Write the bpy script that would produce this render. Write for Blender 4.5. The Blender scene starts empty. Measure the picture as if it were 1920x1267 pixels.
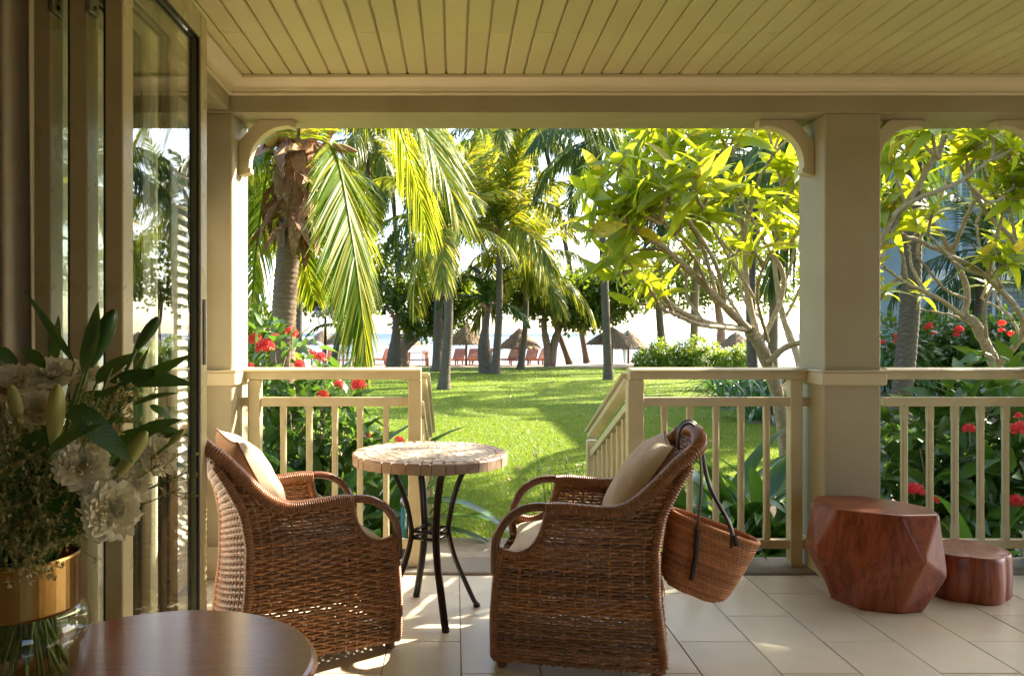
import bpy, math, random
import numpy as np
from mathutils import Vector, Matrix

rng = np.random.default_rng(7)
random.seed(7)
PI = math.pi
scene = bpy.context.scene
COL = scene.collection

# ------------------------------------------------------------------ camera, sky, sun, exposure
F_PX, VX, VY, EYE = 1470.0, 853.0, 625.0, 1.25      # focal length and vanishing point in the 1920-px photograph
cam_data = bpy.data.cameras.new("camera")
cam_data.sensor_width = 36.0
cam_data.lens = F_PX / 1920 * 36
cam_data.shift_x = (960 - VX) / 1920
cam_data.shift_y = -(633.5 - VY) / 1920
cam_data.clip_start = 0.05
cam_data.clip_end = 60000
cam = bpy.data.objects.new("camera", cam_data)
cam.location = (0, 0, EYE)
cam.rotation_euler = (PI / 2, 0, 0)
COL.objects.link(cam)
scene.camera = cam

SUN_EL, SUN_AZ = math.radians(33), math.radians(55)   # azimuth from +Y towards +X
world = bpy.data.worlds.new("World")
scene.world = world
world.use_nodes = True
wn = world.node_tree
wn.nodes.clear()
sky = wn.nodes.new("ShaderNodeTexSky")
sky.sky_type = 'NISHITA'
sky.sun_disc = False
sky.sun_elevation = SUN_EL
sky.sun_rotation = SUN_AZ
sky.air_density = 0.7
sky.dust_density = 2.0
sky.ozone_density = 0.3
bg = wn.nodes.new("ShaderNodeBackground")
bg.inputs['Strength'].default_value = 0.15
wo = wn.nodes.new("ShaderNodeOutputWorld")
wn.links.new(sky.outputs[0], bg.inputs[0])
wn.links.new(bg.outputs[0], wo.inputs[0])

sun_dir = Vector((math.sin(SUN_AZ) * math.cos(SUN_EL), math.cos(SUN_AZ) * math.cos(SUN_EL), math.sin(SUN_EL)))
sl = bpy.data.lights.new("sun", 'SUN')
sl.energy = 4.8
sl.angle = math.radians(0.55)
sl.color = (1.0, 0.89, 0.70)
so = bpy.data.objects.new("sun", sl)
so.rotation_euler = sun_dir.to_track_quat('Z', 'Y').to_euler()
so.location = (20, 15, 20)
COL.objects.link(so)

vs = scene.view_settings
vs.view_transform = 'Standard'
vs.look = 'None'
vs.gamma = 1.0
vs.use_curve_mapping = False
vs.exposure = 2.45
scene.render.engine = 'CYCLES'
cy = scene.cycles
cy.use_denoising = True
cy.max_bounces = 10
cy.diffuse_bounces = 6
cy.glossy_bounces = 4
cy.transmission_bounces = 6
cy.transparent_max_bounces = 12
cy.sample_clamp_indirect = 8.0
cy.caustics_reflective = False
cy.caustics_refractive = False


def pp(px, py, d):
    """a point d metres in front of the viewer's place"""
    return np.array([(px - VX) * d / F_PX, d, EYE - (py - VY) * d / F_PX])


# ------------------------------------------------------------------ mesh helpers
class Agg:
    """collects geometry for ONE mesh"""
    def __init__(self):
        self.V, self.U, self.F, self.n = [], [], [], 0

    def add(self, V, F, uv=None):
        V = np.asarray(V, float).reshape(-1, 3)
        F = np.asarray(F, int)
        self.V.append(V)
        self.U.append(np.zeros((len(V), 2)) if uv is None else np.asarray(uv, float))
        if len(F):
            self.F.append(F + self.n)
        self.n += len(V)
        return self

    def box(self, x0, x1, y0, y1, z0, z1, c=0.0, M=None):
        lo, hi = np.array([x0, y0, z0], float), np.array([x1, y1, z1], float)
        ctr = (lo + hi) / 2
        c = min(c, 0.45 * float(min(hi - lo)))
        if c <= 0:
            V = np.array([[(lo, hi)[i][0], (lo, hi)[j][1], (lo, hi)[k][2]] for i in (0, 1) for j in (0, 1) for k in (0, 1)])
            Q = np.array([[0, 1, 3, 2], [4, 6, 7, 5], [0, 4, 5, 1], [2, 3, 7, 6], [0, 2, 6, 4], [1, 5, 7, 3]])
            if M is not None:
                V = V @ np.array(M)[:3, :3].T + np.array(M)[:3, 3]
            return self.add(V, Q)
        V, ix = [], {}
        for i in (0, 1):
            for j in (0, 1):
                for k in (0, 1):
                    s = (i, j, k)
                    for a in range(3):
                        p = [(lo[b] if s[b] == 0 else hi[b]) if b == a else (lo[b] + c if s[b] == 0 else hi[b] - c) for b in range(3)]
                        ix[(s, a)] = len(V)
                        V.append(p)
        V = np.array(V)
        Q, T = [], []
        for a in range(3):
            b, d = [q for q in range(3) if q != a]
            for sg in (0, 1):
                f = []
                for (u, w) in ((0, 0), (1, 0), (1, 1), (0, 1)):
                    s = [0, 0, 0]
                    s[a], s[b], s[d] = sg, u, w
                    f.append(ix[(tuple(s), a)])
                Q.append(f)
            for u in (0, 1):
                for w in (0, 1):
                    s0, s1 = [0, 0, 0], [0, 0, 0]
                    s0[a], s1[a] = 0, 1
                    s0[b] = s1[b] = u
                    s0[d] = s1[d] = w
                    s0, s1 = tuple(s0), tuple(s1)
                    Q.append([ix[(s0, b)], ix[(s1, b)], ix[(s1, d)], ix[(s0, d)]])
        for i in (0, 1):
            for j in (0, 1):
                for k in (0, 1):
                    T.append([ix[((i, j, k), a)] for a in range(3)])

        def orient(F):
            out = []
            for f in F:
                p = V[f]
                nrm = np.cross(p[1] - p[0], p[2] - p[0])
                out.append(f if np.dot(nrm, p.mean(0) - ctr) > 0 else f[::-1])
            return np.array(out)
        Q, T = orient(Q), orient(T)
        if M is not None:
            V = V @ np.array(M)[:3, :3].T + np.array(M)[:3, 3]
        base = self.n
        self.V.append(V)
        self.U.append(np.zeros((len(V), 2)))
        self.F.append(Q + base)
        self.F.append(T + base)
        self.n += len(V)
        return self

    def bar(self, p, q, w, h, c=0.0, up=(0, 0, 1)):
        """a box of section w x h from p to q"""
        p, q = Vector(p), Vector(q)
        t = (q - p)
        L = t.length
        t.normalize()
        u = Vector(up)
        s = t.cross(u)
        if s.length < 1e-4:
            s = t.cross(Vector((0, 1, 0)))
        s.normalize()
        u = s.cross(t)
        M = np.eye(4)
        M[:3, 0], M[:3, 1], M[:3, 2], M[:3, 3] = t, s, u, p
        # keep right-handed
        if np.linalg.det(M[:3, :3]) < 0:
            M[:3, 1] *= -1
        return self.box(0, L, -w / 2, w / 2, -h / 2, h / 2, c, M)

    def tube(self, path, r, n=8, cap=True, flat=1.0, ref=None):
        path = np.asarray(path, float)
        m = len(path)
        r = np.full(m, r, float) if np.isscalar(r) else np.asarray(r, float)
        T = np.gradient(path, axis=0)
        T /= np.linalg.norm(T, axis=1)[:, None] + 1e-12
        if ref is not None:
            A = np.cross(T, np.asarray(ref, float))
            A /= np.linalg.norm(A, axis=1)[:, None] + 1e-12
        else:
            a = np.cross(T[0], [0, 0, 1.0])
            if np.linalg.norm(a) < 0.1:
                a = np.cross(T[0], [0, 1.0, 0])
            A = np.zeros((m, 3))
            for i in range(m):
                a = a - T[i] * np.dot(a, T[i])
                a = a / (np.linalg.norm(a) + 1e-12)
                A[i] = a
        B = np.cross(T, A)
        ang = np.arange(n) * 2 * PI / n
        V = (path[:, None, :] + r[:, None, None] * (np.cos(ang)[None, :, None] * A[:, None, :] * flat + np.sin(ang)[None, :, None] * B[:, None, :])).reshape(-1, 3)
        i = np.arange(m - 1)[:, None] * n
        j = np.arange(n)[None, :]
        k = (j + 1) % n
        Q = np.stack([i + j, i + k, i + n + k, i + n + j], -1).reshape(-1, 4)
        Lc = np.linspace(0, 1, m)
        uv = np.stack([np.repeat(Lc, n), np.tile(np.arange(n) / n, m)], 1)
        self.add(V, Q, uv)
        if cap:
            b = self.n - m * n
            self.F.append(np.array([list(range(b, b + n))[::-1]]))
            e = b + (m - 1) * n
            self.F.append(np.array([list(range(e, e + n))]))
        return self

    def lathe(self, prof, n=32, c=(0, 0, 0), capb=False, capt=False, mod=None):
        prof = np.asarray(prof, float)
        m = len(prof)
        ang = np.arange(n) * 2 * PI / n
        R = prof[:, 0][:, None] * np.ones(n)[None, :]
        if mod is not None:
            R = R * mod(ang)[None, :]
        V = np.stack([R * np.cos(ang) + c[0], R * np.sin(ang) + c[1], np.repeat(prof[:, 1][:, None], n, 1) + c[2]], -1).reshape(-1, 3)
        i = np.arange(m - 1)[:, None] * n
        j = np.arange(n)[None, :]
        k = (j + 1) % n
        Q = np.stack([i + j, i + k, i + n + k, i + n + j], -1).reshape(-1, 4)
        self.add(V, Q)
        b = self.n - m * n
        if capb:
            self.F.append(np.array([list(range(b, b + n))[::-1]]))
        if capt:
            e = b + (m - 1) * n
            self.F.append(np.array([list(range(e, e + n))]))
        return self

    def prism(self, poly, t0, t1, axis=1):
        """extrude a 2-D polygon; axis is the extrusion axis; poly gives the two other axes in order"""
        poly = np.asarray(poly, float)
        n = len(poly)
        o = [a for a in range(3) if a != axis]
        V = np.zeros((2 * n, 3))
        V[:n, o[0]] = poly[:, 0]
        V[:n, o[1]] = poly[:, 1]
        V[n:] = V[:n]
        V[:n, axis] = t0
        V[n:, axis] = t1
        base = self.n
        self.add(V, np.array([[i, (i + 1) % n, n + (i + 1) % n, n + i] for i in range(n)]))
        self.F.append(np.array([list(range(base, base + n))[::-1]]))
        self.F.append(np.array([list(range(base + n, base + 2 * n))]))
        return self

    def grid(self, P, close_u=False):
        """P: (a,b,3) array of surface points"""
        a, b = P.shape[:2]
        i, j = np.meshgrid(np.arange(a - 1), np.arange(b - 1), indexing='ij')
        Q = np.stack([i * b + j, (i + 1) * b + j, (i + 1) * b + j + 1, i * b + j + 1], -1).reshape(-1, 4)
        uu, vv = np.meshgrid(np.linspace(0, 1, a), np.linspace(0, 1, b), indexing='ij')
        return self.add(P.reshape(-1, 3), Q, np.stack([uu, vv], -1).reshape(-1, 2))

    def scatter(self, leafV, leafF, leafUV, R, P):
        """many copies of a small shape: R (N,3,3), P (N,3)"""
        N, n = len(P), len(leafV)
        V = np.einsum('nij,kj->nki', R, leafV) + P[:, None, :]
        F = (np.asarray(leafF)[None] + (np.arange(N) * n)[:, None, None]).reshape(-1, np.asarray(leafF).shape[1])
        return self.add(V.reshape(-1, 3), F, np.tile(leafUV, (N, 1)))

    def mesh(self, name, smooth=False, weld=False):
        V = np.concatenate(self.V)
        U = np.concatenate(self.U)
        tot = np.concatenate([np.full(len(f), f.shape[1]) for f in self.F])
        lv = np.concatenate([f.reshape(-1) for f in self.F])
        me = bpy.data.meshes.new(name)
        me.vertices.add(len(V))
        me.vertices.foreach_set("co", V.astype(np.float32).ravel())
        me.loops.add(len(lv))
        me.loops.foreach_set("vertex_index", lv.astype(np.int32))
        me.polygons.add(len(tot))
        st = np.concatenate([[0], np.cumsum(tot)[:-1]])
        me.polygons.foreach_set("loop_start", st.astype(np.int32))
        me.polygons.foreach_set("loop_total", tot.astype(np.int32))
        uvl = me.uv_layers.new(name="UVMap")
        uvl.data.foreach_set("uv", U[lv].astype(np.float32).ravel())
        me.polygons.foreach_set("use_smooth", np.full(len(tot), smooth, dtype=bool))
        me.update(calc_edges=True)
        me.validate()
        return me

    def build(self, name, mat, parent=None, smooth=False, loc=None):
        me = self.mesh(name, smooth)
        return link(name, me, mat, parent, loc)


def link(name, me, mat=None, parent=None, loc=None, rot=None, scale=None):
    o = bpy.data.objects.new(name, me)
    COL.objects.link(o)
    if mat is not None and me is not None and not me.materials:
        me.materials.append(mat)
    if parent is not None:
        o.parent = parent
    if loc is not None:
        o.location = loc
    if rot is not None:
        o.rotation_euler = rot
    if scale is not None:
        o.scale = scale
    return o


def thing(name, label, cat, loc=(0, 0, 0), rz=0.0, group=None):
    o = bpy.data.objects.new(name, None)
    o.empty_display_size = 0.1
    COL.objects.link(o)
    o.location = loc
    o.rotation_euler = (0, 0, rz)
    o['label'] = label
    o['category'] = cat
    if group:
        o['group'] = group
    return o


def tag(o, label, cat, group=None, kind=None):
    o['label'] = label
    o['category'] = cat
    if group:
        o['group'] = group
    if kind:
        o['kind'] = kind
    return o


def struct(o, kind='structure', label=None, cat=None):
    o['kind'] = kind
    if label:
        o['label'] = label
    if cat:
        o['category'] = cat
    return o


def place(o, M):
    o.matrix_local = Matrix(M.tolist() if isinstance(M, np.ndarray) else M)


def copy_tree(o, parent=None):
    c = o.copy()
    COL.objects.link(c)
    c.parent = parent
    for ch in list(o.children):
        copy_tree(ch, c)
    return c


def frame_from(t, up):
    """rotation whose x axis is t and whose z is near up"""
    t = np.asarray(t, float)
    t = t / np.linalg.norm(t)
    y = np.cross(up, t)
    ny = np.linalg.norm(y)
    if ny < 1e-3:
        y = np.cross([0.3, 0.9, 0.2], t)
        ny = np.linalg.norm(y)
    y /= ny
    z = np.cross(t, y)
    return np.stack([t, y, z], 1)


def frames_from(T, U):
    T = T / (np.linalg.norm(T, axis=1)[:, None] + 1e-9)
    Y = np.cross(U, T)
    Y /= np.linalg.norm(Y, axis=1)[:, None] + 1e-9
    Z = np.cross(T, Y)
    return np.stack([T, Y, Z], 2)


def spline(pts, n):
    """Catmull-Rom through pts, n samples"""
    P = np.asarray(pts, float)
    if len(P) == 2:
        return P[0] + (P[1] - P[0]) * np.linspace(0, 1, n)[:, None]
    P = np.vstack([2 * P[0] - P[1], P, 2 * P[-1] - P[-2]])
    m = len(P) - 3
    t = np.linspace(0, m, n)
    i = np.minimum(t.astype(int), m - 1)
    f = (t - i)[:, None]
    p0, p1, p2, p3 = P[i], P[i + 1], P[i + 2], P[i + 3]
    return 0.5 * ((2 * p1) + (-p0 + p2) * f + (2 * p0 - 5 * p1 + 4 * p2 - p3) * f ** 2 + (-p0 + 3 * p1 - 3 * p2 + p3) * f ** 3)


def resample(path, n):
    path = np.asarray(path, float)
    s = np.concatenate([[0], np.cumsum(np.linalg.norm(np.diff(path, axis=0), axis=1))])
    t = np.linspace(0, s[-1], n)
    return np.stack([np.interp(t, s, path[:, k]) for k in range(3)], 1)


# ------------------------------------------------------------------ materials
def nodes_of(name):
    m = bpy.data.materials.new(name)
    m.use_nodes = True
    nt = m.node_tree
    nt.nodes.clear()
    out = nt.nodes.new("ShaderNodeOutputMaterial")
    return m, nt, out


def N(nt, kind, **kw):
    n = nt.nodes.new(kind)
    for k, v in kw.items():
        if k.startswith('i_'):
            n.inputs[k[2:].replace('_', ' ')].default_value = v
        else:
            setattr(n, k, v)
    return n


def rgba(c):
    return (c[0], c[1], c[2], 1.0)


def mixc(nt, fac, a, b, blend='MIX'):
    m = nt.nodes.new("ShaderNodeMix")
    m.data_type = 'RGBA'
    m.blend_type = blend
    for s, v in ((0, fac), (6, a), (7, b)):
        if isinstance(v, (int, float)):
            m.inputs[s].default_value = v
        elif isinstance(v, tuple):
            m.inputs[s].default_value = rgba(v)
        else:
            nt.links.new(v, m.inputs[s])
    return m.outputs[2]


def mth(nt, op, a, b=None):
    m = nt.nodes.new("ShaderNodeMath")
    m.operation = op
    for s, v in ((0, a), (1, b)):
        if v is None:
            continue
        if isinstance(v, (int, float)):
            m.inputs[s].default_value = v
        else:
            nt.links.new(v, m.inputs[s])
    return m.outputs[0]


def noise(nt, co, scale, detail=4, rough=0.55, dist=0.0):
    n = N(nt, "ShaderNodeTexNoise")
    n.inputs['Scale'].default_value = scale
    n.inputs['Detail'].default_value = detail
    n.inputs['Roughness'].default_value = rough
    n.inputs['Distortion'].default_value = dist
    nt.links.new(co, n.inputs['Vector'])
    return n.outputs['Fac']


def ramp(nt, fac, stops):
    r = nt.nodes.new("ShaderNodeValToRGB")
    e = r.color_ramp.elements
    while len(e) < len(stops):
        e.new(0.5)
    for k, (p, c) in enumerate(stops):
        e[k].position = p
        e[k].color = rgba(c) if len(c) == 3 else c
    nt.links.new(fac, r.inputs[0])
    return r.outputs[0]


def coords(nt, kind='Object', scale=None):
    tc = nt.nodes.new("ShaderNodeTexCoord")
    o = tc.outputs[kind]
    if scale:
        mp = nt.nodes.new("ShaderNodeMapping")
        mp.inputs['Scale'].default_value = scale
        nt.links.new(o, mp.inputs[0])
        o = mp.outputs[0]
    return o


def bump(nt, h, strength=0.3, dist=0.01):
    b = nt.nodes.new("ShaderNodeBump")
    b.inputs['Strength'].default_value = strength
    b.inputs['Distance'].default_value = dist
    nt.links.new(h, b.inputs['Height'])
    return b.outputs[0]


def pbr(name, c1, c2=None, scale=6.0, rough=0.5, bmp=0.0, bscale=60.0, bdist=0.004, metal=0.0, spec=0.5, cscale=None,
        coat=0.0, rvar=0.15, island=0.0, objvar=0.0, kind='Object', c3=None):
    m, nt, out = nodes_of(name)
    p = N(nt, "ShaderNodeBsdfPrincipled")
    nt.links.new(p.outputs[0], out.inputs[0])
    co = coords(nt, kind, cscale)
    f = noise(nt, co, scale, 5, 0.6)
    c2 = c2 or tuple(x * 0.85 for x in c1)
    stops = [(0.32, c1), (0.68, c2)]
    if c3:
        stops = [(0.3, c1), (0.52, c2), (0.72, c3)]
    col = ramp(nt, f, stops)
    if island > 0 or objvar > 0:
        if island > 0:
            g = N(nt, "ShaderNodeNewGeometry").outputs['Random Per Island']
            amt = island
        else:
            g = N(nt, "ShaderNodeObjectInfo").outputs['Random']
            amt = objvar
        v = mth(nt, 'ADD', mth(nt, 'MULTIPLY', g, 2 * amt), 1 - amt)
        col = mixc(nt, 1.0, col, mixc(nt, 1.0, (1, 1, 1), v, 'MULTIPLY'), 'MULTIPLY')
    nt.links.new(col, p.inputs['Base Color'])
    rr = mth(nt, 'ADD', mth(nt, 'MULTIPLY', noise(nt, co, scale * 2.3, 3), 2 * rvar * rough), rough * (1 - rvar))
    nt.links.new(rr, p.inputs['Roughness'])
    p.inputs['Metallic'].default_value = metal
    p.inputs['Specular IOR Level'].default_value = spec
    if coat:
        p.inputs['Coat Weight'].default_value = coat
        p.inputs['Coat Roughness'].default_value = 0.08
    if bmp:
        nt.links.new(bump(nt, noise(nt, co, bscale, 4), bmp, bdist), p.inputs['Normal'])
    return m


def leafmat(name, c1, c2, tr, trans=0.45, rough=0.38, veins=0.0, yellow=None, yfrac=0.08, spec=0.5):
    """c1..c2 surface colours of the leaves, tr the colour light takes on passing through"""
    m, nt, out = nodes_of(name)
    oi = N(nt, "ShaderNodeObjectInfo").outputs['Random']
    gi = N(nt, "ShaderNodeNewGeometry").outputs['Random Per Island']
    r = mth(nt, 'FRACT', mth(nt, 'ADD', mth(nt, 'MULTIPLY', oi, 7.31), gi))
    col = mixc(nt, r, c1, c2)
    trc = mixc(nt, r, tr, tuple(x * 0.7 for x in tr))
    if yellow:
        isy = mth(nt, 'GREATER_THAN', mth(nt, 'FRACT', mth(nt, 'MULTIPLY', r, 17.3)), 1 - yfrac)
        col = mixc(nt, isy, col, yellow)
        trc = mixc(nt, isy, trc, tuple(min(1, x * 1.6) for x in yellow))
    nrm = None
    if veins:
        uv = coords(nt, 'UV')
        sx = N(nt, "ShaderNodeSeparateXYZ")
        nt.links.new(uv, sx.inputs[0])
        av = mth(nt, 'ABSOLUTE', mth(nt, 'SUBTRACT', sx.outputs[1], 0.5))
        ph = mth(nt, 'SUBTRACT', mth(nt, 'MULTIPLY', sx.outputs[0], 15.0), mth(nt, 'MULTIPLY', av, 4.0))
        tri = mth(nt, 'PINGPONG', ph, 0.5)
        vein = mth(nt, 'LESS_THAN', tri, 0.07)
        mid = mth(nt, 'LESS_THAN', av, 0.035)
        vm = mth(nt, 'MAXIMUM', mth(nt, 'MULTIPLY', vein, 0.5), mid)
        col = mixc(nt, mth(nt, 'MULTIPLY', vm, veins), col, tuple(min(1, x * 1.7 + 0.03) for x in c2))
        spot = mth(nt, 'MULTIPLY', mth(nt, 'GREATER_THAN', noise(nt, uv, 5.0, 4), 0.60), mth(nt, 'GREATER_THAN', mth(nt, 'FRACT', mth(nt, 'MULTIPLY', r, 5.7)), 0.62))
        col = mixc(nt, mth(nt, 'MULTIPLY', spot, 0.75), col, (0.20, 0.11, 0.03))
        trc = mixc(nt, mth(nt, 'MULTIPLY', spot, 0.75), trc, (0.25, 0.13, 0.02))
        blotch = noise(nt, uv, 6.0, 3)
        bl = mth(nt, 'MULTIPLY', mth(nt, 'SUBTRACT', blotch, 0.4), 0.9)
        trc = mixc(nt, mth(nt, 'MAXIMUM', mth(nt, 'MULTIPLY', vm, 0.35), 0.0), trc, tuple(x * 0.45 for x in tr))
        nrm = bump(nt, mth(nt, 'ADD', tri, bl), 0.25, 0.004)
    p = N(nt, "ShaderNodeBsdfPrincipled")
    nt.links.new(col, p.inputs['Base Color'])
    p.inputs['Roughness'].default_value = rough
    p.inputs['Specular IOR Level'].default_value = spec
    t = N(nt, "ShaderNodeBsdfTranslucent")
    nt.links.new(trc, t.inputs[0])
    if nrm is not None:
        nt.links.new(nrm, p.inputs['Normal'])
    mx = N(nt, "ShaderNodeMixShader")
    mx.inputs[0].default_value = trans
    nt.links.new(p.outputs[0], mx.inputs[1])
    nt.links.new(t.outputs[0], mx.inputs[2])
    nt.links.new(mx.outputs[0], out.inputs[0])
    return m


def glassmat(name, tint=(0.93, 0.97, 0.94), f0=0.045, rough=0.0):
    m, nt, out = nodes_of(name)
    lw = N(nt, "ShaderNodeLayerWeight")
    lw.inputs[0].default_value = 0.5
    f = mth(nt, 'ADD', mth(nt, 'MULTIPLY', mth(nt, 'POWER', lw.outputs['Facing'], 5.0), 1 - f0), f0)
    t = N(nt, "ShaderNodeBsdfTransparent")
    t.inputs[0].default_value = rgba(tint)
    g = N(nt, "ShaderNodeBsdfGlossy")
    g.inputs['Roughness'].default_value = rough
    g.inputs[0].default_value = (1, 1, 1, 1)
    mx = N(nt, "ShaderNodeMixShader")
    nt.links.new(f, mx.inputs[0])
    nt.links.new(t.outputs[0], mx.inputs[1])
    nt.links.new(g.outputs[0], mx.inputs[2])
    nt.links.new(mx.outputs[0], out.inputs[0])
    return m


def woodmat(name, ca, cb, cc, gscale=(1, 1, 1), scale=3.0, rough=0.25, coat=0.6, bmp=0.05, spec=0.5, bands=9.0):
    m, nt, out = nodes_of(name)
    p = N(nt, "ShaderNodeBsdfPrincipled")
    co = coords(nt, 'Object', gscale)
    n1 = noise(nt, co, scale, 6, 0.65, 1.2)
    st = mth(nt, 'FRACT', mth(nt, 'MULTIPLY', n1, bands))
    st = mth(nt, 'PINGPONG', st, 0.5)
    fine = noise(nt, co, scale * 14, 5, 0.7)
    f = mth(nt, 'ADD', mth(nt, 'MULTIPLY', st, 0.7), mth(nt, 'MULTIPLY', fine, 0.65))
    col = ramp(nt, f, [(0.2, ca), (0.5, cb), (0.85, cc)])
    nt.links.new(col, p.inputs['Base Color'])
    nt.links.new(mth(nt, 'ADD', mth(nt, 'MULTIPLY', fine, rough * 0.6), rough * 0.7), p.inputs['Roughness'])
    p.inputs['Coat Weight'].default_value = coat
    p.inputs['Coat Roughness'].default_value = rough * 0.5
    p.inputs['Specular IOR Level'].default_value = spec
    nt.links.new(bump(nt, fine, bmp, 0.003), p.inputs['Normal'])
    nt.links.new(p.outputs[0], out.inputs[0])
    return m


CREAM = (0.575, 0.505, 0.315)
M = {}
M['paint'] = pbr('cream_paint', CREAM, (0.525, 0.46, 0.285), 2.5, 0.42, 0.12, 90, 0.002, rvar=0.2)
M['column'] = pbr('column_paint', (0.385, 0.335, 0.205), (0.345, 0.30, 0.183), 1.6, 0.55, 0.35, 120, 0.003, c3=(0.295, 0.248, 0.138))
M['ceiling'] = pbr('ceiling_paint', (0.58, 0.515, 0.26), (0.54, 0.475, 0.237), 1.2, 0.42, 0.05, 40, 0.002, objvar=0.05)
M['cornice'] = pbr('cornice_paint', (0.70, 0.62, 0.42), (0.64, 0.56, 0.37), 2.0, 0.45, 0.06, 60, 0.002)
M['rail'] = pbr('rail_paint', (0.57, 0.50, 0.30), (0.525, 0.46, 0.275), 5.0, 0.36, 0.14, 80, 0.002, c3=(0.47, 0.395, 0.205))
M['roomwall'] = pbr('room_wall', (0.54, 0.45, 0.26), (0.50, 0.415, 0.235), 1.5, 0.7, 0.1, 100, 0.002)
M['frame'] = pbr('door_frame_paint', (0.50, 0.42, 0.23), (0.45, 0.375, 0.205), 3.0, 0.28, 0.03, 60, 0.001)
M['gasket'] = pbr('black_gasket', (0.012, 0.012, 0.012), (0.018, 0.018, 0.018), 8, 0.5)
M['metal'] = pbr('satin_metal', (0.35, 0.33, 0.30), (0.28, 0.26, 0.24), 20, 0.3, metal=1.0)
M['glass'] = glassmat('door_glass')
M['vaseglass'] = glassmat('vase_glass', (0.90, 0.92, 0.86), 0.05)
M['tile'] = pbr('floor_tile', (0.66, 0.595, 0.445), (0.605, 0.545, 0.405), 3.0, 0.32, 0.10, 150, 0.0015, objvar=0.09, rvar=0.35, c3=(0.54, 0.485, 0.355))
M['grout'] = pbr('grout', (0.16, 0.14, 0.11), (0.12, 0.10, 0.08), 20, 0.9)
M['stone'] = pbr('sill_stone', (0.27, 0.24, 0.19), (0.19, 0.17, 0.13), 90, 0.85, 0.5, 220, 0.004, c3=(0.33, 0.30, 0.25))
M['step'] = pbr('step_stone', (0.38, 0.33, 0.25), (0.28, 0.24, 0.18), 14, 0.8, 0.4, 120, 0.004)
M['black'] = pbr('wrought_iron', (0.018, 0.015, 0.013), (0.035, 0.026, 0.02), 30, 0.35, 0.15, 120, 0.002, metal=0.4)
M['brass'] = pbr('brass_band', (0.42, 0.25, 0.08), (0.30, 0.17, 0.05), 5, 0.26, 0.05, 200, 0.001, metal=1.0)
M['bark'] = pbr('palm_bark', (0.29, 0.19, 0.105), (0.16, 0.10, 0.055), 9, 0.9, 0.7, 45, 0.02, cscale=(1, 1, 5), c3=(0.27, 0.22, 0.17))
M['bark_grey'] = pbr('grey_palm_bark', (0.165, 0.122, 0.075), (0.08, 0.058, 0.036), 7, 0.9, 0.7, 30, 0.02, cscale=(1, 1, 6), c3=(0.23, 0.19, 0.145))
M['bark_tan'] = pbr('tan_tree_bark', (0.30, 0.20, 0.13), (0.19, 0.12, 0.08), 6, 0.85, 0.5, 30, 0.02)
M['bark_plum'] = pbr('plumeria_bark', (0.46, 0.38, 0.22), (0.31, 0.24, 0.14), 16, 0.85, 0.55, 55, 0.01, c3=(0.54, 0.46, 0.31))
M['husk'] = pbr('dead_palm_husk', (0.44, 0.215, 0.095), (0.25, 0.115, 0.05), 9, 0.8, 0.5, 70, 0.01, cscale=(1, 1, 1), c3=(0.58, 0.39, 0.23))
M['petiole'] = pbr('palm_petiole', (0.42, 0.36, 0.05), (0.30, 0.26, 0.05), 4, 0.4)
M['coconut'] = pbr('coconut', (0.45, 0.25, 0.04), (0.35, 0.25, 0.05), 5, 0.45)
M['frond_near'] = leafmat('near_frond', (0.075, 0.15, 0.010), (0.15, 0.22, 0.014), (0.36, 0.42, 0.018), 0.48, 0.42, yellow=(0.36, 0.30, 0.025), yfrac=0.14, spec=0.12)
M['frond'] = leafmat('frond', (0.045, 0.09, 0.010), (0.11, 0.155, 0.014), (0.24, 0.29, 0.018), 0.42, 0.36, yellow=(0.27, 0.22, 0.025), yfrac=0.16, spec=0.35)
M['frond_bright'] = leafmat('bright_frond', (0.07, 0.13, 0.010), (0.16, 0.20, 0.016), (0.34, 0.38, 0.02), 0.45, 0.34, yellow=(0.38, 0.30, 0.03), yfrac=0.2, spec=0.4)  # brighter, yellower frond green used on some crowns
M['frond_dark'] = leafmat('dark_frond', (0.028, 0.07, 0.016), (0.055, 0.105, 0.018), (0.13, 0.20, 0.02), 0.34, 0.36, spec=0.35)  # deeper frond green, also used on the bottle palms
M['plum'] = leafmat('plumeria_leaf', (0.115, 0.20, 0.010), (0.185, 0.255, 0.012), (0.62, 0.68, 0.02), 0.58, 0.40, veins=0.6, yellow=(0.42, 0.33, 0.03), yfrac=0.08)
M['ixora'] = leafmat('ixora_leaf', (0.03, 0.085, 0.014), (0.075, 0.16, 0.022), (0.17, 0.33, 0.025), 0.32, 0.28, veins=0.35)
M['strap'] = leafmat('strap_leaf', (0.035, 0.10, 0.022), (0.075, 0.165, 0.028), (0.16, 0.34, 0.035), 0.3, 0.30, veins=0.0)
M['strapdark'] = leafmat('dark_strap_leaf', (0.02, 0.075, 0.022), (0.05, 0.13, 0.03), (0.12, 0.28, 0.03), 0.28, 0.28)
M['broad'] = leafmat('broadleaf', (0.035, 0.08, 0.012), (0.095, 0.15, 0.016), (0.30, 0.40, 0.025), 0.42, 0.35)
M['hedge'] = leafmat('hedge_leaf', (0.12, 0.22, 0.02), (0.20, 0.30, 0.025), (0.42, 0.52, 0.04), 0.42, 0.4)
M['grass'] = leafmat('grass_blade', (0.065, 0.13, 0.006), (0.13, 0.195, 0.009), (0.31, 0.41, 0.014), 0.42, 0.45, yellow=(0.26, 0.24, 0.05), yfrac=0.05)
M['red'] = leafmat('red_petal', (0.62, 0.012, 0.018), (0.80, 0.035, 0.04), (0.85, 0.05, 0.04), 0.3, 0.45)
M['whitepetal'] = leafmat('white_petal', (0.82, 0.74, 0.50), (0.88, 0.81, 0.58), (0.8, 0.72, 0.45), 0.35, 0.6)
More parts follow.
